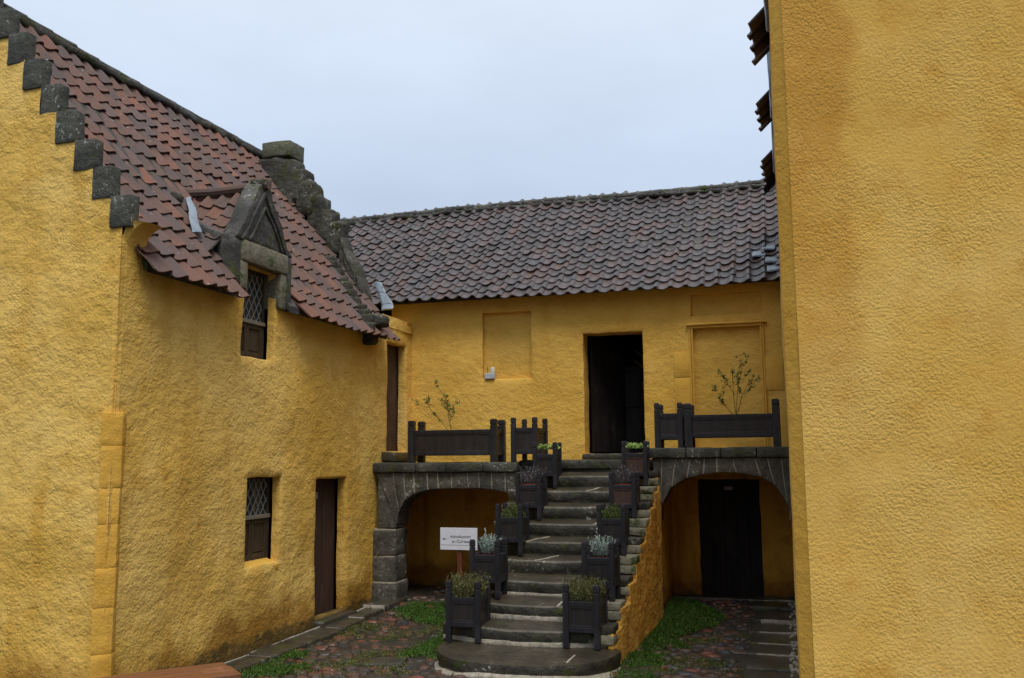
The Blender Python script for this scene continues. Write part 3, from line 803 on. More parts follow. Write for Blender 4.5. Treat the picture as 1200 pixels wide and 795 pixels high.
m.hexa([(-9.5, RY, RBZ - .2), (2.4, RY, RBZ - .2), (-9.5, 16.9, 4.0), (2.4, 16.9, 4.0), (-9.5, RY, RBZ - .06), (2.4, RY, RBZ - .06), (-9.5, 16.9, 4.12), (2.4, 16.9, 4.12)], .004, 0, .5)
m.build('roof_boarding', 'cement', bh)
m = MB(); x = -9.4
while x < 2.3:
    l = .36; zz = RBZ + .02 + .028 * math.sin(x * .9) * .6 + .02 * nz((x, 0, 0), .9) + rnd(-.008, .008)
    m.tube([(x, RY, zz), (x + l * .5, RY, zz + .003), (x + l + .02, RY, zz)], [.052, .048, .058], 10)
    m.rb(x, x + l, RY - .12, RY + .12, zz - .10, zz - .03, .03, .02, .06, 0)
    x += l
m.build('ridge', 'cement', bh, smooth=True)
m = MB()
for (x, s) in ((-.28, .75), (-.12, .55), (-.1, .3), (-.15, .95)):
    p = bsurf(x + 9.4, s, .03); m.hexa([tuple(p + q) for q in (Vector((-.09, -.06, -.05)), Vector((.09, -.06, -.05)), Vector((-.09, .1, .03)), Vector((.09, .1, .03)), Vector((-.09, -.06, -.02)), Vector((.09, -.06, -.02)), Vector((-.09, .1, .07)), Vector((.09, .1, .07)))], .01, .01, .04)
m.build('lead_patch', 'lead', bh, smooth=True)
# small device in the niche
nb = thing('sensor_box', (-4.07, BY + .02, 3.0), 'small grey box with white cylinder on the ledge of the wall niche', 'device')
m = MB(); m.box(-4.13, -3.98, BY - .03, BY + .06, 3.0, 3.085); m.build('casing', 'plastic', nb, bevel=.008)
m = MB(); m.lathe((-4.02, BY + .015, 3.085), [(.032, 0), (.038, .005), (.038, .07), (.030, .085)], 14); m.build('dome', 'plastic_cream', nb, smooth=True)
m = MB(); m.tube([(-4.10, BY + .03, 3.08), (-4.10, BY + .03, 3.19)], [.005, .003], 5); m.build('aerial', 'ink', nb)

# ================================================================== TERRACES
def arch_blocks(m, intr, ztop, y0, y1, n, mi=0, gap=.011, lean=.35, xa=None, xb=None):
    """voussoirs between an intrados polyline and a level top"""
    L = [0]
    for a, b in zip(intr, intr[1:]): L.append(L[-1] + math.dist(a, b))
    def at(t):
        t = t * L[-1]
        for k in range(len(intr) - 1):
            if t <= L[k + 1] + 1e-9:
                f = (t - L[k]) / (L[k + 1] - L[k]); return (intr[k][0] + (intr[k + 1][0] - intr[k][0]) * f, intr[k][1] + (intr[k + 1][1] - intr[k][1]) * f)
        return intr[-1]
    xa = intr[0][0] if xa is None else xa; xb = intr[-1][0] if xb is None else xb
    ts = [k / n for k in range(n + 1)]
    ts = [0] + [t + rnd(-.2, .2) / n for t in ts[1:-1]] + [1]
    def topx(t):
        p = at(t)[0]; q = xa + (xb - xa) * t
        return p * (1 - lean) + q * lean if 0 < t < 1 else q
    for a, b in zip(ts, ts[1:]):
        pa, pb = at(a), at(b); g = gap / 2; j = rnd(-.008, .008)
        ta, tb = topx(a), topx(b)
        m.hexa([(pa[0] + g, y0 + j, pa[1]), (pb[0] - g, y0 + j, pb[1]), (pa[0] + g, y1, pa[1]), (pb[0] - g, y1, pb[1]),
                (ta + g, y0 + j, ztop), (tb - g, y0 + j, ztop), (ta + g, y1, ztop), (tb - g, y1, ztop)], .012, .006, .07, mi)
        # lime mortar showing in the joint, set a little back
        m.hexa([(pb[0] - g - .004, y0 + .006, pb[1] + .006), (pb[0] + g + .004, y0 + .006, pb[1] + .006), (pb[0] - g - .004, y1, pb[1] + .006), (pb[0] + g + .004, y1, pb[1] + .006),
                (tb - g - .004, y0 + .006, ztop - .004), (tb + g + .004, y0 + .006, ztop - .004), (tb - g - .004, y1, ztop - .004), (tb + g + .004, y1, ztop - .004)], .002, .002, .1, 1)

TY = 10.97
tl = thing('arched_terrace', (-4.3, TY, 0), 'dark stone terrace on the left of the steps over a low arch', 'terrace', 'stone terraces either side of the steps')
m = MB()
intr = [(-4.925, 1.02), (-4.915, 1.14), (-4.86, 1.27), (-4.77, 1.38), (-4.62, 1.455), (-4.42, 1.49), (-4.1, 1.505), (-3.75, 1.50), (-3.5, 1.47), (-3.34, 1.42), (-3.28, 1.37)]
arch_blocks(m, intr, 1.705, TY, TY + .36, 11, xa=-5.24, xb=-3.26, lean=.55)
m.build('arch', ['stone_arch', 'mortar'], tl, smooth=True)
m = MB(); z = 0
m.hexa([(-5.19, TY + .005, .98), (-4.92, TY + .005, 1.0), (-5.19, TY + .36, .98), (-4.92, TY + .36, 1.0), (-5.19, TY + .01, 1.7), (-5.17, TY + .01, 1.7), (-5.19, TY + .36, 1.7), (-5.17, TY + .36, 1.7)], .01, .004, .1)
for h_, w in ((.3, .02), (.33, 0), (.34, .0)):
    m.rb(-5.25, -4.925 + w, TY - .01 - w, TY + .37, z + .004, z + h_ - .006, .018, .008, .08)
    m.rb(-5.24, -4.935 + w, TY - .002 - w, TY + .35, z + h_ - .012, z + h_ + .01, .002, .002, .2, 1)
    z += h_
m.build('pier', ['stone_arch', 'mortar'], tl, smooth=True)
m = MB(); x = -5.25
for l in (.61, .42, .5, .45):
    m.rb(x, x + l - .008, TY - .045, TY + .4, 1.708, 1.83, .015, .006, .08); x += l
m.build('cope', 'stone_dark', tl, smooth=True)
m = MB(); m.rb(-5.19, -3.30, TY + .4, BY - .002, 1.70, 1.822, .01, .004, .2); m.build('terrace_floor', 'stone_step', tl, smooth=True)
m = MB(); m.box(-5.18, -3.31, TY + .35, BY - .025, 1.49, 1.699); m.build('soffit', 'harl_shade', tl)

tr = thing('arched_terrace', (-.8, TY, 0), 'pale-jointed stone terrace on the right over the arch with a black door', 'terrace', 'stone terraces either side of the steps')
m = MB()
intr = [(-1.52, 1.1), (-1.515, 1.25), (-1.47, 1.39), (-1.38, 1.51), (-1.25, 1.61), (-1.06, 1.665), (-.85, 1.69), (-.65, 1.692), (-.45, 1.675), (-.27, 1.62), (-.15, 1.52), (-.07, 1.38), (-.03, 1.15)]
arch_blocks(m, intr, 1.862, TY, TY + .34, 10, xa=-1.6, xb=-.005, lean=.5)
m.build('arch', ['stone_arch', 'mortar'], tr, smooth=True)
m = MB(); x = -1.62
for l in (.44, .41, .4, .37):
    m.rb(x, x + l - .008, TY - .045, TY + .4, 1.864, 1.985, .015, .006, .08); x += l
m.build('cope', 'stone_dark', tr, smooth=True)
m = MB(); m.rb(-1.6, .02, TY + .4, BY - .002, 1.85, 1.975, .01, .004, .2); m.build('terrace_floor', 'stone_step', tr, smooth=True)
m = MB(); m.box(-1.5, .01, TY + .33, BY - .025, 1.67, 1.849); m.box(-1.6, -1.53, TY + .02, BY - .03, 0, 1.66); m.box(-.02, .01, TY + .1, BY - .03, 0, 1.3); m.build('side_pier', 'harl_shade', tr)

# ================================================================== STAIRS
SX0, SX1 = -3.30, -1.66
st = thing('stone_staircase', (-2.48, 9.8, 0), 'worn stone flight of eleven steps climbing to the open doorway', 'staircase')
YN = {1: 8.0, 2: 8.40, 3: 8.74, 4: 9.14, 5: 9.47, 6: 9.74, 7: 10.02, 8: 10.30, 9: 10.58, 10: 10.86, 11: 11.15}
def yn(k): return YN[k]
def sx1(y): return -1.64 + .042 * (y - 8.4)
def zn(k): return .17 * k
def bow(x): u = (x + 2.45) / .84; return .17 * (u * u) - .10
def tread_z(k, f, x):   # f 0 at the nose .. 1 at the back; worn towards the nose
    u = (x + 2.45) / .84
    return zn(k) - .030 * (1 - f) ** 1.3 - .012 * (1 - u * u) * (1 - f) + .009 * nz((x, f, k), 4)
for k in range(2, 11):
    m = MB(); nx = 18
    xs_ = [SX0 + (SX1 - SX0) * i / nx for i in range(nx + 1)]
    prof_ = []
    depth = yn(k + 1) - yn(k) + .05; SX1 = sx1(yn(k)); xs_ = [SX0 + (SX1 - SX0) * i / nx for i in range(nx + 1)]
    for i, x in enumerate(xs_):
        col = []
        y0 = yn(k) + bow(x) + .014 * nz((x, k, 0), 5)
        j = .006 * nz((x, k * 3., 1), 4)
        for f in (1, .7, .4, .15, .04): col.append((x, y0 + depth * f, tread_z(k, f, x)))
        zt = tread_z(k, 0, x)
        ch = .012 * max(0, nz((x, k * 2., 4), 9)); col.append((x, y0 + .004 + ch, zt - .004)); col.append((x, y0 - .001 + ch, zt - .014)); col.append((x, y0 + j, zt - .055)); col.append((x, y0 + .004 + j, zt - .10))
        col.append((x, y0 + .012 - j, zt - .112)); col.append((x, y0 + .012 - j, zn(k - 1) - .035))
        prof_.append([m.vert(p) for p in col])
    n = len(prof_[0])
    for A, B in zip(prof_, prof_[1:]):
        for q in range(n - 1): m.face((A[q], A[q + 1], B[q + 1], B[q]), 0 if q < 4 else (3 if q < 6 else 1))
    for A in (prof_[0], prof_[-1]): m.face(A + [m.vert((m.v[A[0]][0], m.v[A[0]][1], zn(k - 1) - .04))], 1)
    # pale mortar at the foot of the riser
    if k in (2, 3, 4):
        for i in range(nx):
            xa, xb = xs_[i], xs_[i + 1]; hgt = {2: .040, 3: .045, 4: .030}[k] * (1 + .25 * nz((xa, k, 2), 5))
            ya, yb = yn(k) + bow(xa) - .010, yn(k) + bow(xb) - .010; za, zb = zn(k - 1) - .01, zn(k - 1) - .01
            m.hexa([(xa, ya, za), (xb, yb, zb), (xa, ya + .03, za), (xb, yb + .03, zb), (xa, ya + .006, za + hgt), (xb, yb + .006, zb + hgt), (xa, ya + .03, za + hgt), (xb, yb + .03, zb + hgt)], .003, .003, .2, 2)
    # joints across some treads
    for (x, dx) in {5: [(-2.62, .2)], 6: [(-2.80, .2)], 9: [(-2.3, .12)], 3: [(-2.2, .02)], 7: [(-2.1, .05)]}.get(k, []):
        for q in range(6):
            f0, f1 = q / 6, (q + 1) / 6; w = .011
            pts = []
            for f in (f0, f1):
                xx = x + dx * f; yy = yn(k) + bow(xx) + depth * f * .8; pts.append((xx, yy, tread_z(k, f * .8, xx)))
            a, b = pts
            m.hexa([(a[0] - w, a[1], a[2] - .01), (a[0] + w, a[1], a[2] - .01), (b[0] - w, b[1], b[2] - .01), (b[0] + w, b[1], b[2] - .01),
                    (a[0] - w, a[1], a[2] + .004), (a[0] + w, a[1], a[2] + .004), (b[0] - w, b[1], b[2] + .004), (b[0] + w, b[1], b[2] + .004)], .002, .002, .2, 2)
    m.build('step', ['stone_step', 'stone_riser', 'mortar', 'stone_nose'], st, smooth=True)
# the large bowed bottom slab
m = MB(); nx = 30; cx = -2.39
def edge1(t):   # t 0..1 left to right
    a = math.pi * t; c, s_ = math.cos(a), math.sin(a)
    return cx - .85 * math.copysign(abs(c) ** .85, c), 8.36 - .80 * abs(s_) ** .95 + .02 * nz((c, 0, 0), 3)
rows = []
for i in range(nx + 1):
    x, y = edge1(i / nx); r_ = []
    for f in (1, .6, .3, .08, 0):
        r_.append((cx + (x - cx) * (1 - f * .4), y + (8.8 - y) * f if f < 1 else 8.8, .17 - .018 * (1 - f) + .004 * nz((x, y, f), 5)))
    px_, py_ = x, y
    o = Vector((x - cx, y - 8.6, 0)).normalized()
    j = .008 * nz((x, y, 0), 6)
    r_ += [(x + o.x * .002, y + o.y * .002, .143), (x + o.x * .002 + j, y + o.y * .004, .08), (x - o.x * .012, y - o.y * .012 + j, .05), (x - o.x * .012, y - o.y * .012, -.06)]
    rows.append([m.vert(p) for p in r_])
for A, B in zip(rows, rows[1:]):
    for q in range(len(A) - 1): m.face((A[q], A[q + 1], B[q + 1], B[q]), 0 if q < 4 else 1)
m.face([r_[0] for r_ in rows][::-1], 0)
for i in range(nx):   # ragged mortar collar round its foot
    (xa, ya), (xb, yb) = edge1(i / nx), edge1((i + 1) / nx); w = .035 + .02 * nz((xa, ya, 3), 5)
    oa, ob = [Vector((x - cx, y - 8.6, 0)).normalized() for x, y in ((xa, ya), (xb, yb))]
    za, zb = gh(xa, ya) - .02, gh(xb, yb) - .02
    m.hexa([(xa + oa.x * w, ya + oa.y * w, za - .03), (xb + ob.x * w, yb + ob.y * w, zb - .03), (xa - oa.x * .03, ya - oa.y * .03, za - .03), (xb - ob.x * .03, yb - ob.y * .03, zb - .03),
            (xa + oa.x * w, ya + oa.y * w, za + .012), (xb + ob.x * w, yb + ob.y * w, zb + .012), (xa - oa.x * .03, ya - oa.y * .03, za + .05), (xb - ob.x * .03, yb - ob.y * .03, zb + .05)], .006, .006, .2, 2)
for (x, y0, y1) in ((-1.9, 7.78, 8.3),):
    m.rb(x - .008, x + .008, y0, y1, .12, .158, .002, .002, .1, 2)
d = m.build('step', ['stone_step', 'stone_riser', 'mortar'], st, smooth=True); d['label'] = 'large bowed bottom slab'
# landing
m = MB()
m.rb(SX0 + .0, -1.53, 11.12, 11.5, 1.74, 1.85, .015, .005, .1, 1); m.rb(SX0, -1.53, 11.49, BY - .003, 1.74, 1.848, .01, .004, .2)
m.rb(SX0, -1.53, 11.15, 11.3, 1.5, 1.742, .01, .006, .1, 1)
m.build('landing', ['stone_step', 'stone_riser'], st, smooth=True)
# end stones of the steps beyond the right row of planters
m = MB()
for k in range(2, 11):
    z0 = zn(k) - .16; y0 = yn(k); SX1 = sx1(y0); m = MB()
    m.rb(SX1 - .2, SX1 + .03, y0 - .012, y0 + .26, z0 + .004, z0 + .085 + rnd(-.005, .005), .010, .008, .06, 0)
    m.rb(SX1 - .19, SX1 + .02 + rnd(0, .02), y0 - .004, y0 + .26, z0 + .09, z0 + .163 + rnd(0, .012), .010, .008, .06, 0 if k % 2 else 1)
    m.build('step_end_stone', ['stone_pale', 'stone_riser'], st, smooth=True)

# rendered flanks
def fl_top(u):
    k = max([1] + [q for q in range(2, 12) if yn(q) <= u])
    return min(1.73, zn(k) - .05)
m = MB()
FT = (fl_top, [yn(q) for q in range(2, 11)], [zn(q) - .05 for q in range(1, 11)] + [1.73])
wall(m, (sx1(0) + .035, 0, 0), Vector((.042, 1, 0)), Z, X, 8.30, 11.0, -.1, 1.76, [], .02, .07, FT)
wall(m, (SX0 + .02, 0, 0), Y, Z, -X, 8.5, BY, -.1, 1.76, [], .016, .09, (lambda u: fl_top(u) - .3, FT[1], [q - .3 for q in FT[2]]))
f_ = m.build('flank_wall', 'harl_flank', st, smooth=True)
md = f_.modifiers.new('solid', 'SOLIDIFY'); md.thickness = .05; md.offset = -1

# ================================================================== PLANTERS
def planter_post(m, cx, cy, z0, z1, w=.055):
    h = w / 2
    m.box(cx - h, cx + h, cy - h, cy + h, z0, z1 - .075)
    m.box(cx - h * .82, cx + h * .82, cy - h * .82, cy + h * .82, z1 - .075, z1 - .066)
    m.box(cx - h * 1.02, cx + h * 1.02, cy - h * 1.02, cy + h * 1.02, z1 - .066, z1 - .010)
    m.box(cx - h * .8, cx + h * .8, cy - h * .8, cy + h * .8, z1 - .010, z1)
def make_planter(name, w, d, h, loc, label, group, pw=.055, pmat='wood_panel', zb=.14, soil=True, post='wood_blue', rz=0, zt=.15, lean=0):
    t_ = thing(name, loc, label, 'planter', group, rz)
    hw, hd = w / 2 - pw / 2, d / 2 - pw / 2
    for sx in (-1, 1):
        for sy in (-1, 1):
            m = MB(); planter_post(m, sx * hw, sy * hd, 0, h + (lean if sx > 0 else 0), pw); m.build('post', post, t_, bevel=.005, local=True)
    z0, z1 = zb, h - zt
    for (a, b, ax) in (('f', -1, 0), ('b', 1, 0), ('l', -1, 1), ('r', 1, 1)):
        L = (hw if ax == 0 else hd) - pw / 2
        o = b * (hd if ax == 0 else hw)
        def bx(m, u0, u1, t0, t1, za, zc):
            if ax == 0: m.box(u0, u1, o + t0, o + t1, za, zc)
            else: m.box(o + t0, o + t1, u0, u1, za, zc)
        m = MB(); bx(m, -L, L, -.020, .020, z1 - .045, z1); m.build('top_rail', post, t_, bevel=.004, local=True)
        m = MB(); bx(m, -L, L, -.020, .020, z0, z0 + .045); m.build('bottom_rail', post, t_, bevel=.004, local=True)
        m = MB(); bx(m, -L, L, -.008, .008, z0 + .045, z1 - .045)
        bd = .018
        s = (-.016, .004) if b < 0 else (-.004, .016)
        bx(m, -L, -L + bd, *s, z0 + .045, z1 - .045); bx(m, L - bd, L, *s, z0 + .045, z1 - .045)
        bx(m, -L + bd, L - bd, *s, z0 + .045, z0 + .045 + bd); bx(m, -L + bd, L - bd, *s, z1 - .045 - bd, z1 - .045)
        m.build('panel', pmat, t_, bevel=.003, local=True)
    m = MB(); m.box(-hw + .012, hw - .012, -hd + .012, hd - .012, z1 - .09, z1 - .05); m.build('soil', 'soil', t_, local=True)
    return t_
def copytree(o, parent=None):
    c = o.copy(); C.objects.link(c); c.parent = parent
    for ch in list(o.children): copytree(ch, c)
    return c
G = 'dark wooden planters lining the steps'
lab = ['bottom planter of the left row, holding wispy olive herbs', 'second planter up on the left, with a silver plant in a red pot', 'third planter up on the left, holding a low green herb',
       'fourth planter up on the left, with dark heather in a red pot', 'top planter of the left row, with pale green leaves beside the terrace',
       'bottom planter of the right row, holding wispy olive herbs', 'second planter up on the right, with a silver plant in a red pot', 'third planter up on the right, holding bushy olive-green herb',
       'fourth planter up on the right, reddish panels with heather in it', 'top planter of the right row, with pale green leaves by the doorway']
# positions: step index and side
steps_ = [1, 3, 5, 7, 9]
proto = None; protor = None; planters = []
for side in (0, 1):
    for i, k in enumerate(steps_):
        x = ((-3.03, -2.985, -2.945, -2.88, -2.835), (-1.88, -1.825, -1.83, -1.795, -1.75))[side][i]; y = (8.45, yn(3) + .21, yn(5) + .19, yn(7) + .19, yn(9) + .19)[i]
        sc_i = (1, .92, .88, .87, .86)[i]
        z = zn(k) - .004 if i else .168
        if side == 1 and i >= 3:
            if protor is None:
                protor = make_planter('planter', .345, .345, .565, (x, y, z), lab[side * 5 + i], G, pmat='wood_rust'); o = protor
            else: o = copytree(protor)
        else:
            if proto is None:
                proto = make_planter('planter', .345, .345, .565, (x, y, z), lab[0], G); o = proto
            else: o = copytree(proto)
        o.location = (x, y, z); o.rotation_euler.z = R(rnd(-3, 3)); o.scale = (sc_i, sc_i, (1, 1, .96, .94, .96)[i]); o['label'] = lab[side * 5 + i]; planters.append((x, y, z))
# terrace troughs
GT = 'dark wooden troughs along the terrace edge'
make_planter('planter_trough', 1.22, .42, .55, (-4.17, 11.2, 1.828), 'long dark trough at the left end of the left terrace', GT, .085, zb=.09, zt=.13)
make_planter('planter_trough', .34, .56, .56, (-3.19, 11.24, 1.828), 'narrow dark trough turned end-on between the left terrace and the steps', GT, .06, zb=.10, zt=.13)
make_planter('planter_trough', .335, .42, .545, (-1.385, 11.2, 1.984), 'small square dark trough at the left end of the right terrace', GT, .06, zb=.10, zt=.13)
make_planter('planter_trough', 1.10, .42, .53, (-.645, 11.2, 1.984), 'long dark trough on the right terrace against the tower', GT, .085, zb=.12, zt=.14, lean=.03)

# plants ------------------------------------------------------------
def plant(kind, c, label, pot=False, cat='plant', group='plants in the stair planters', nm='potted_plant'):
    x, y, z = c
    t_ = thing(nm, (x, y, z), label, cat, group)
    m = MB(); base = .39
    if pot:
        p = MB(); p.lathe((0, 0, .185), [(.10, 0), (.13, .18), (.14, .18), (.14, .215), (.128, .215), (.124, .19), (.0, .185)], 22, 0, False); p.build('pot', 'terracotta', t_, smooth=True, local=True); base = .42
    k_ = .88 if c is not planters[0] and c is not planters[5] else 1
    t_.scale = (k_, k_, 1)
    if kind == 'olive':
        for q in range(1500):
            a = rnd(0, 6.28); r = .155 * math.sqrt(rnd(0, 1)); dx, dy = math.cos(a), math.sin(a)
            m.col = (rnd(0, 1),) * 3; d = (dx * r * 2.4 + rnd(-.35, .35), dy * r * 2.4 + rnd(-.35, .35), 1.3)
            L = rnd(.10, .24); p0 = Vector((dx * r, dy * r, base)); dn = Vector(d).normalized()
            if q % 6 == 0: m.blade(p0, d, L + .04, .004, .1)
            p1 = p0 + dn * L * rnd(.1, 1); m.blade(p1, (rnd(-1, 1), rnd(-1, 1), rnd(.3, 1.2)), rnd(.015, .032), .006, .2)
            m.blade(p1, (rnd(-1, 1), rnd(-1, 1), rnd(.3, 1.2)), rnd(.015, .032), .006, .2)
        mt = 'leaf_olive'
    elif kind == 'silver':
        for q in range(46):
            a = rnd(0, 6.28); r = .12 * math.sqrt(rnd(0, 1)); lean = r * 4; L = rnd(.13, .20) if q else .27
            d = Vector((math.cos(a) * lean + rnd(-.15, .15), math.sin(a) * lean + rnd(-.15, .15), 1)).normalized(); p0 = Vector((math.cos(a) * r * .7, math.sin(a) * r * .7, base))
            for s_ in range(30):
                f = s_ / 30; m.col = (min(1, f + rnd(-.2, .4)),) * 3
                m.blade(p0 + d * L * f, (d.x * .8 + rnd(-1, 1), d.y * .8 + rnd(-1, 1), .7), rnd(.018, .032) * (1.1 - f * .5), .009, .2)
        mt = 'leaf_silver'
    elif kind == 'green':
        for q in range(2200):
            a = rnd(0, 6.28); r = .16 * math.sqrt(rnd(0, 1)); zt = .22 * (1 - (r / .19) ** 2) * (.8 + .4 * nz((r * math.cos(a) * 20 + x * 5, r * math.sin(a) * 20, 0), 1))
            m.col = (rnd(0, .6) + .4 * random.random(),) * 3
            m.blade((r * math.cos(a), r * math.sin(a), base - .03 + zt * rnd(.2, 1)), (rnd(-1, 1), rnd(-1, 1), rnd(.2, 1.4)), rnd(.012, .03), .007, .3)
        mt = 'leaf_green'
    elif kind == 'heather':
        for q in range(60):
            a = rnd(0, 6.28); r = .12 * math.sqrt(rnd(0, 1)); L = rnd(.12, .22)
            d = Vector((math.cos(a) * r * 4 + rnd(-.3, .3), math.sin(a) * r * 4 + rnd(-.3, .3), 1)).normalized(); p0 = Vector((math.cos(a) * r, math.sin(a) * r, base))
            m.col = (.1,) * 3; m.tube([p0, p0 + d * L], [.003, .002], 4)
            for s_ in range(16):
                f = s_ / 16; m.col = (rnd(0, 1) ** 2,) * 3
                m.blade(p0 + d * L * f, (rnd(-1, 1), rnd(-1, 1), rnd(0, 1)), rnd(.010, .02), .008, .2)
        mt = 'leaf_heather'
    elif kind == 'lettuce':
        for q in range(9):
            a = q * 2.4; r = .045 * math.sqrt(q); px_, py_ = r * math.cos(a), r * math.sin(a)
            for s_ in range(22):
                b = s_ * 2.4; tl_ = 1.1 - s_ / 22
                m.col = (.3 + .7 * random.random() * (s_ / 22),) * 3
                m.blade((px_, py_, base + .07), (math.cos(b) * tl_, math.sin(b) * tl_, .55 + s_ / 30), rnd(.05, .075), .034, -.15)
        mt = 'leaf_lettuce'
    m.build('foliage', mt, t_, local=True)
    return t_
PL = ['wispy olive herb in the bottom left planter', 'silver-leaved plant in a red pot, in the second left planter', 'low green herb in the third planter up on the left',
      'greyish heather in a red pot, in the fourth left planter', 'pale green leafy plant in the top left planter',
      'wispy olive herb in the bottom right planter', 'silver-leaved plant in a red pot, in the second right planter', 'bushy olive-green herb in the third planter up on the right',
      'greyish heather in a red pot, in the fourth right planter', 'pale green leafy plant in the top right planter']
kinds = ['olive', 'silver', 'green', 'heather', 'lettuce'] * 2
for i, (c, kd) in enumerate(zip(planters, kinds)): plant(kd, c, PL[i], kd in ('silver', 'heather'))

def sapling(base, tips, label):
    t_ = thing('sapling', base, label, 'sapling', 'bare young saplings in the terrace troughs')
    s = MB(); l = MB(); b0 = Vector((0, 0, 0))
    def br(p, q, r0, r1, lv):
        p, q = Vector(p), Vector(q); mid = (p + q) / 2 + Vector((rnd(-.03, .03), rnd(-.03, .03), rnd(-.01, .03)))
        s.tube([p, mid, q], [r0, (r0 + r1) / 2, r1], 5)
        if lv < 2:
            for k in range(3 if lv else 4):
                f = rnd(.35, .95); o = p.lerp(q, f); d = (q - p).normalized() + Vector((rnd(-.9, .9), rnd(-.6, .6), rnd(-.1, .7)))
                br(o, o + d.normalized() * (q - p).length * rnd(.25, .5), r1 * .9, r1 * .4, lv + 1)
        if lv >= 1:
            for k in range(9):
                f = rnd(.35, 1); l.col = (rnd(0, 1),) * 3
                l.blade(p.lerp(q, f), (rnd(-1, 1), rnd(-1, 1), rnd(-.5, 1)), rnd(.022, .042), .011, .2)
    for (tp, r) in tips: br(b0, Vector(tp) - Vector(base), .0045, .002, 0)
    s.build('stem', 'bark', t_, local=True); l.build('foliage', 'leaf_sapling', t_, local=True)
sapling((-4.25, 11.25, 2.16), [((-4.62, 11.3, 2.58), 0), ((-4.38, 11.25, 2.74), 0), ((-4.34, 11.3, 2.66), 0)], 'wispy sapling with few leaves rising from the left terrace trough')
sapling((-.60, 11.25, 2.33), [((-.82, 11.3, 2.62), 0), ((-.62, 11.25, 2.95), 0), ((-.42, 11.3, 2.80), 0), ((-.52, 11.2, 2.9), 0)], 'leafier sapling rising from the long trough on the right terrace')

# ================================================================== SIGN
sg = thing('direction_sign', (-3.92, 10.6, 0.0), 'white board on a red wooden post pointing left, under the left arch', 'sign')
m = MB(); m.box(-4.16, -3.68, 10.585, 10.6, .775, 1.04); d = m.build('board', 'white', sg, bevel=.002)
m = MB(); m.box(-3.945, -3.885, 10.602, 10.64, .0, 1.0); m.box(-4.0, -3.83, 10.56, 10.7, -.02, .02); m.build('post', 'wood_red', sg, bevel=.004)
m = MB()
m.box(-4.115, -4.075, 10.5835, 10.585, .902, .908); m.face([m.vert(p) for p in ((-4.128, 10.5835, .905), (-4.105, 10.5835, .892), (-4.105, 10.5835, .918))])
m.box(-4.15, -3.69, 10.5838, 10.585, .832, .8345)
m.build('arrow', 'ink', d)
def text(body, x, y, z, size, parent):
    cu = bpy.data.curves.new('lettering', 'FONT'); cu.body = body; cu.size = size; cu.align_x = 'CENTER'; cu.extrude = .0006
    cu.materials.append(M['ink']); o = bpy.data.objects.new('lettering', cu); C.objects.link(o); o.parent = parent
    dg = bpy.context.evaluated_depsgraph_get(); me = bpy.data.meshes.new_from_object(o.evaluated_get(dg)); bpy.data.objects.remove(o)
    o = bpy.data.objects.new('lettering', me); C.objects.link(o); o.parent = parent
    w = WPOS['direction_sign']; o.location = (x - w[0], y - w[1], z - w[2]); o.rotation_euler = (R(90), 0, 0)
text('Introduction', -3.895, 10.5838, .92, .052, d)
text('to Culross', -3.895, 10.5838, .862, .052, d)

# ================================================================== BENCH corner, bottom left
L_ = math.atan2(.75, .66)
bt = thing('wooden_bench', (-4.5, 5.15, 0), 'red-brown wooden bench top at the lower left corner', 'bench', None, L_)
for k in range(3):
    m = MB(); m.box(-.9, .92 + rnd(-.01, .01), -.225 + k * .15, -.08 + k * .15, .385, .42); m.build('plank', 'wood_bench', bt, bevel=.004, local=True)
for sx in (-.7, .72):
    for sy in (-.17, .17):
        m = MB(); m.box(sx - .03, sx + .03, sy - .03, sy + .03, 0, .385); m.build('leg', 'wood_bench', bt, bevel=.004, local=True)
m = MB(); m.box(-.67, .69, -.02, .02, .14, .18); m.box(-.72, -.68, -.14, .14, .14, .18); m.box(.70, .74, -.14, .14, .14, .18); m.build('stretcher', 'wood_bench', bt, bevel=.004, local=True)

# ================================================================== TOWER
tw = thing('tall_house', (3, 6.2, 0), 'tall ochre harled house filling the right side of the view', 'house')
FY = 6.2; TX0 = -.005
m = MB()
def ttop(u): return 6.0 + .3 * int(min(u, 8 - u) / .27)
wall(m, (0, FY, 0), X, Z, -Y, TX0 + .09, 8, -.1, 10.5, [], .014, .09, (ttop, [.27 * q for q in range(1, 30)], [6.0 + .3 * q for q in range(15)]))
# softened corner and left face
nzs = [ -.1 + .09 * k for k in range(68)]
prev = None
for z in nzs:
    row_ = []
    for q in range(5):
        w_ = .085 + .008 * nz((0, 0, z), 1.5); p = Vector((TX0 + .09 - w_ * q / 4, FY + .01 + w_ * q / 4, z)); k = lump(p, .005)
        row_.append(m.vert(p - Vector((.7, .7, 0)) * k))
    for q in range(1, 60):
        y = FY + .09 + q * .1; p = Vector((TX0, y, z)); row_.append(m.vert((TX0 - lump(p, .012) - .0, y, z)))
    if prev:
        for q in range(len(row_) - 1 if z < 5.62 else 8): m.face((prev[q], row_[q], row_[q + 1], prev[q + 1]), 1 if q < 5 else 0)
    prev = row_
m.build('harled_wall', ['harl_tower', 'harl_arris'], tw, smooth=True)
m = MB()
m.quad((8, FY, 0), (8, 15, 0), (8, 15, 5.6), (8, FY, 5.6)); m.face([m.vert(p) for p in ((.02, 13.9, 0), (8, 13.9, 0), (8, 13.9, 5.6), (4, 13.9, 10.05), (.02, 13.9, 5.6))])
m.face([m.vert(p) for p in ((.05, FY + .25, 0), (8, FY + .25, 0), (8, FY + .25, 5.6), (4, FY + .25, 10.2), (.05, FY + .25, 5.7))])
m.build('rear_wall', 'harl_tower', tw)
TE = 5.5
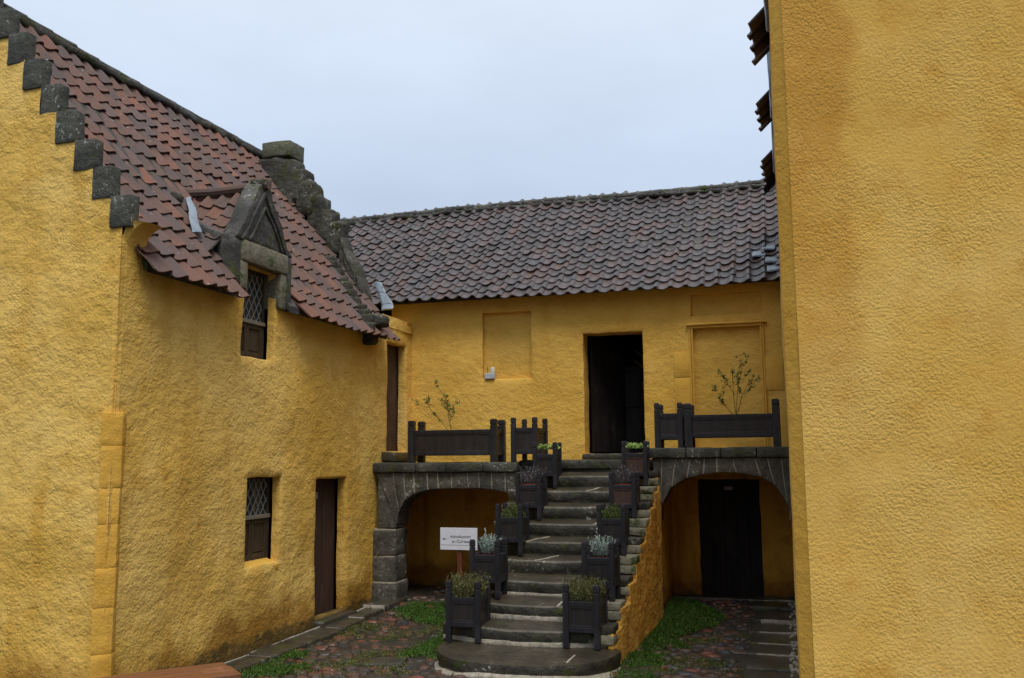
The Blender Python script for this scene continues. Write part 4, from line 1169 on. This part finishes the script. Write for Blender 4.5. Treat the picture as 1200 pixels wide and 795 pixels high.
def tsurf(a, s, n):
    sd = Vector((1, 0, 1.15)).normalized(); nd = Vector((-1.15, 0, 1)).normalized()
    return Vector((-.15, 0, TE)) + Y * a + sd * s + nd * n
m = MB()
for (ya, yb) in ((7.5, 8.6), (9.35, 10.25), (11.3, 12.9)):
    n_ = int((yb - ya) / .3); m = MB()
    tiles(m, lambda a, s, n, ya=ya: tsurf(ya + a, s, n), n_, 4, .3, .24)
    m.build('eave_tiles', 'tile_dark', tw, smooth=True)
m = MB()
m.hexa([(.02, FY + .3, TE + .1), (.03, FY + .3, TE + .1), (.02, 13.9, TE + .1), (.03, 13.9, TE + .1), (3.9, FY + .3, 10.1), (4, FY + .3, 10.1), (3.9, 13.9, 10.1), (4, 13.9, 10.1)], .004, 0, 1)
m.quad((4, FY + .3, 10.1), (8.1, FY + .3, 5.5), (8.1, 13.9, 5.5), (4, 13.9, 10.1))
m.build('roof_boarding', 'cement', tw)
m = MB()   # stone cheeks of the wallhead dormers, edge-on from the yard
for (ya, yb, zt) in ((6.3, 7.3, 6.9), (8.6, 9.3, 7.2), (10.3, 11.25, 7.0)):
    m = MB(); m.rb(-.035, .35, ya, yb, 5.3, zt, .02, .008, .12)
    m.build('dormer_wall', 'lead', tw, smooth=True)

# bare tree behind the ridge
bt_ = thing('bare_tree', (-.75, 21, 0), 'bare winter tree whose twig tips show above the back roof', 'tree')
m = MB()
def branch(p, d, L, r, lv):
    q = p + d * L; m.tube([p, p + d * L * .5 + Vector((rnd(-.04, .04),) * 3) * L, q], [r, r * .8, r * .6], 5, 0, False)
    if lv == 0: return
    for k in range(4 if lv > 1 else 5):
        dd = (d + Vector((rnd(-.75, .75), rnd(-.75, .75), rnd(-.2, .5)))).normalized(); branch(p.lerp(q, rnd(.5, 1)), dd, L * rnd(.55, .75), r * .5, lv - 1)
branch(Vector((0, 0, 3.4)), Vector((0, 0, 1)), 2.25, .1, 4)
m.build('crown', 'bark', bt_, local=True)
m = MB(); m.tube([(0, 0, -.1), (.05, 0, 1.8), (0, 0, 3.5)], [.2, .15, .11], 9); m.build('trunk', 'bark', bt_, local=True)

# ================================================================== GRASS (stuff)
def patch(name, mat, zones, n, hmin, hmax, label=None):
    m = MB()
    for (x0, x1, y0, y1, thr, fn) in zones:
        area = int(n * (x1 - x0) * (y1 - y0))
        for q in range(area):
            x, y = rnd(x0, x1), rnd(y0, y1)
            u = (x - x0) / (x1 - x0); v = (y - y0) / (y1 - y0)
            e = min(u, 1 - u, v, 1 - v) * 3
            if fn and not fn(x, y): continue
            if nz((x, y, 11), 2.2) + min(.5, e) * .9 - .3 + rnd(-.32, .32) < thr: continue
            m.col = (rnd(0, 1),) * 3
            m.blade((x, y, gh(x, y) - .012), (rnd(-.9, .9), rnd(-.9, .9), rnd(.4, 1)), rnd(hmin, hmax), .009, .5)
    tag(m.build(name, mat), label, 'grass', None, 'stuff')
patch('grass', 'grass', [(-1.6, -.62, 8.6, 12.0, -.15, lambda x, y: x < -1.0 + .22 * math.sin(y * 3) and x < -1.45 + (y - 8.5) * .42),
                         (-4.85, -3.35, 10.1, 11.2, .0, None), (-3.75, -3.32, 8.3, 9.6, .1, None), (-4.85, -4.3, 7.0, 8.3, .22, None), (-1.62, -1.2, 8.0, 8.8, .05, None), (-3.3,-2.9,8.9,9.8,3,None)], 9000, .02, .05,
      'bright green grass and moss growing over the cobbles by the steps')
patch('moss_tufts', 'grass_y', [(-4.9, -3.3, 7.0, 10.6, .36, None), (-1.5, -.5, 7.2, 10.5, .22, None), (-5.15, -4.8, 6.8, 10.9, .2, None), (-.55, 0, 7.2, 12, .22, None), (-3.2, -1.5, 5.5, 7.4, .2, None)], 2600, .012, .03,
      'thin olive moss and weeds between the cobbles')

# ================================================================== WORLD, SUN, CAMERA
SUN_EL, SUN_AZ = 62, 150      # azimuth of the sun measured from +Y clockwise
w = bpy.data.worlds.new('World'); sc.world = w; w.use_nodes = True; nt = w.node_tree
bg = nt.nodes['Background']; sky = nt.nodes.new('ShaderNodeTexSky'); sky.sky_type = 'NISHITA'; sky.sun_disc = False
sky.sun_elevation = R(SUN_EL); sky.sun_rotation = R(SUN_AZ); sky.air_density = 1.2; sky.dust_density = 3
tc = nt.nodes.new('ShaderNodeTexCoord'); sx = nt.nodes.new('ShaderNodeSeparateXYZ'); nt.links.new(tc.outputs['Generated'], sx.inputs[0])
mr = nt.nodes.new('ShaderNodeMapRange'); nt.links.new(sx.outputs[2], mr.inputs[0]); mr.inputs[1].default_value = .28; mr.inputs[2].default_value = 1.
ns = nt.nodes.new('ShaderNodeTexNoise'); ns.inputs['Scale'].default_value = 2.4; ns.inputs['Detail'].default_value = 5
mp = nt.nodes.new('ShaderNodeMapping'); mp.inputs['Scale'].default_value = (1, 1, 2.6); nt.links.new(tc.outputs['Generated'], mp.inputs[0]); nt.links.new(mp.outputs[0], ns.inputs['Vector'])
cr = nt.nodes.new('ShaderNodeMix'); cr.data_type = 'RGBA'      # overcast deck: brighter overhead
cr.inputs[6].default_value = (6.2, 7.35, 9.2, 1); cr.inputs[7].default_value = (14., 14.6, 15.6, 1); nt.links.new(mr.outputs[0], cr.inputs[0])
lo = nt.nodes.new('ShaderNodeMix'); lo.data_type = 'RGBA'; lr = nt.nodes.new('ShaderNodeMapRange'); lr.interpolation_type = 'SMOOTHSTEP'
nt.links.new(sx.outputs[2], lr.inputs[0]); lr.inputs[1].default_value = -.05; lr.inputs[2].default_value = .17; nt.links.new(lr.outputs[0], lo.inputs[0])
yb_ = nt.nodes.new('ShaderNodeMapRange'); nt.links.new(sx.outputs[1], yb_.inputs[0]); yb_.inputs[1].default_value = .35; yb_.inputs[2].default_value = -.25; yb_.inputs[3].default_value = .17; yb_.inputs[4].default_value = .52; nt.links.new(yb_.outputs[0], lr.inputs[2])  # dims the low sky behind the camera, added to darken the recesses
lo.inputs[6].default_value = (1.2, 1.3, 1.5, 1); nt.links.new(cr.outputs[2], lo.inputs[7])
c2 = nt.nodes.new('ShaderNodeMix'); c2.data_type = 'RGBA'; c2.blend_type = 'MULTIPLY'; c2.inputs[0].default_value = 1
n2 = nt.nodes.new('ShaderNodeMapRange'); nt.links.new(ns.outputs['Fac'], n2.inputs[0]); n2.inputs[1].default_value = .3; n2.inputs[2].default_value = .7; n2.inputs[3].default_value = .9; n2.inputs[4].default_value = 1.08
nt.links.new(lo.outputs[2], c2.inputs[6]); nt.links.new(n2.outputs[0], c2.inputs[7])
mx = nt.nodes.new('ShaderNodeMix'); mx.data_type = 'RGBA'; mx.inputs[0].default_value = .88
nt.links.new(sky.outputs[0], mx.inputs[6]); nt.links.new(c2.outputs[2], mx.inputs[7]); nt.links.new(mx.outputs[2], bg.inputs[0]); bg.inputs[1].default_value = .085
sd_ = bpy.data.lights.new('sun', 'SUN'); sd_.energy = 2.0; sd_.angle = R(24); sd_.color = (1, .97, .92)
so = bpy.data.objects.new('sun', sd_); C.objects.link(so)
az, el = R(SUN_AZ), R(SUN_EL); dv = Vector((math.sin(az) * math.cos(el), math.cos(az) * math.cos(el), math.sin(el)))
so.rotation_euler = dv.to_track_quat('Z', 'Y').to_euler(); so.location = dv * 20

YAW, P_, ROLL = R(16.9), R(7.4), R(.5)
f = Vector((-math.sin(YAW) * math.cos(P_), math.cos(YAW) * math.cos(P_), math.sin(P_))); r = Vector((math.cos(YAW), math.sin(YAW), 0)); u = r.cross(f)
c_, s_ = math.cos(ROLL), math.sin(ROLL); r2 = r * c_ - u * s_; u2 = u * c_ + r * s_
cam = bpy.data.cameras.new('camera'); co = bpy.data.objects.new('camera', cam); C.objects.link(co)
co.matrix_world = Matrix(((r2.x, u2.x, -f.x, 0), (r2.y, u2.y, -f.y, 0), (r2.z, u2.z, -f.z, 1.9), (0, 0, 0, 1)))
cam.sensor_width = 36; cam.lens = 1060 / 1200 * 36; cam.clip_start = .05; cam.clip_end = 400
sc.camera = co
sc.view_settings.view_transform = 'Standard'; sc.view_settings.look = 'None'; sc.view_settings.exposure = 0.2; sc.view_settings.gamma = 1
sc.cycles.max_bounces = 6; sc.cycles.use_denoising = True
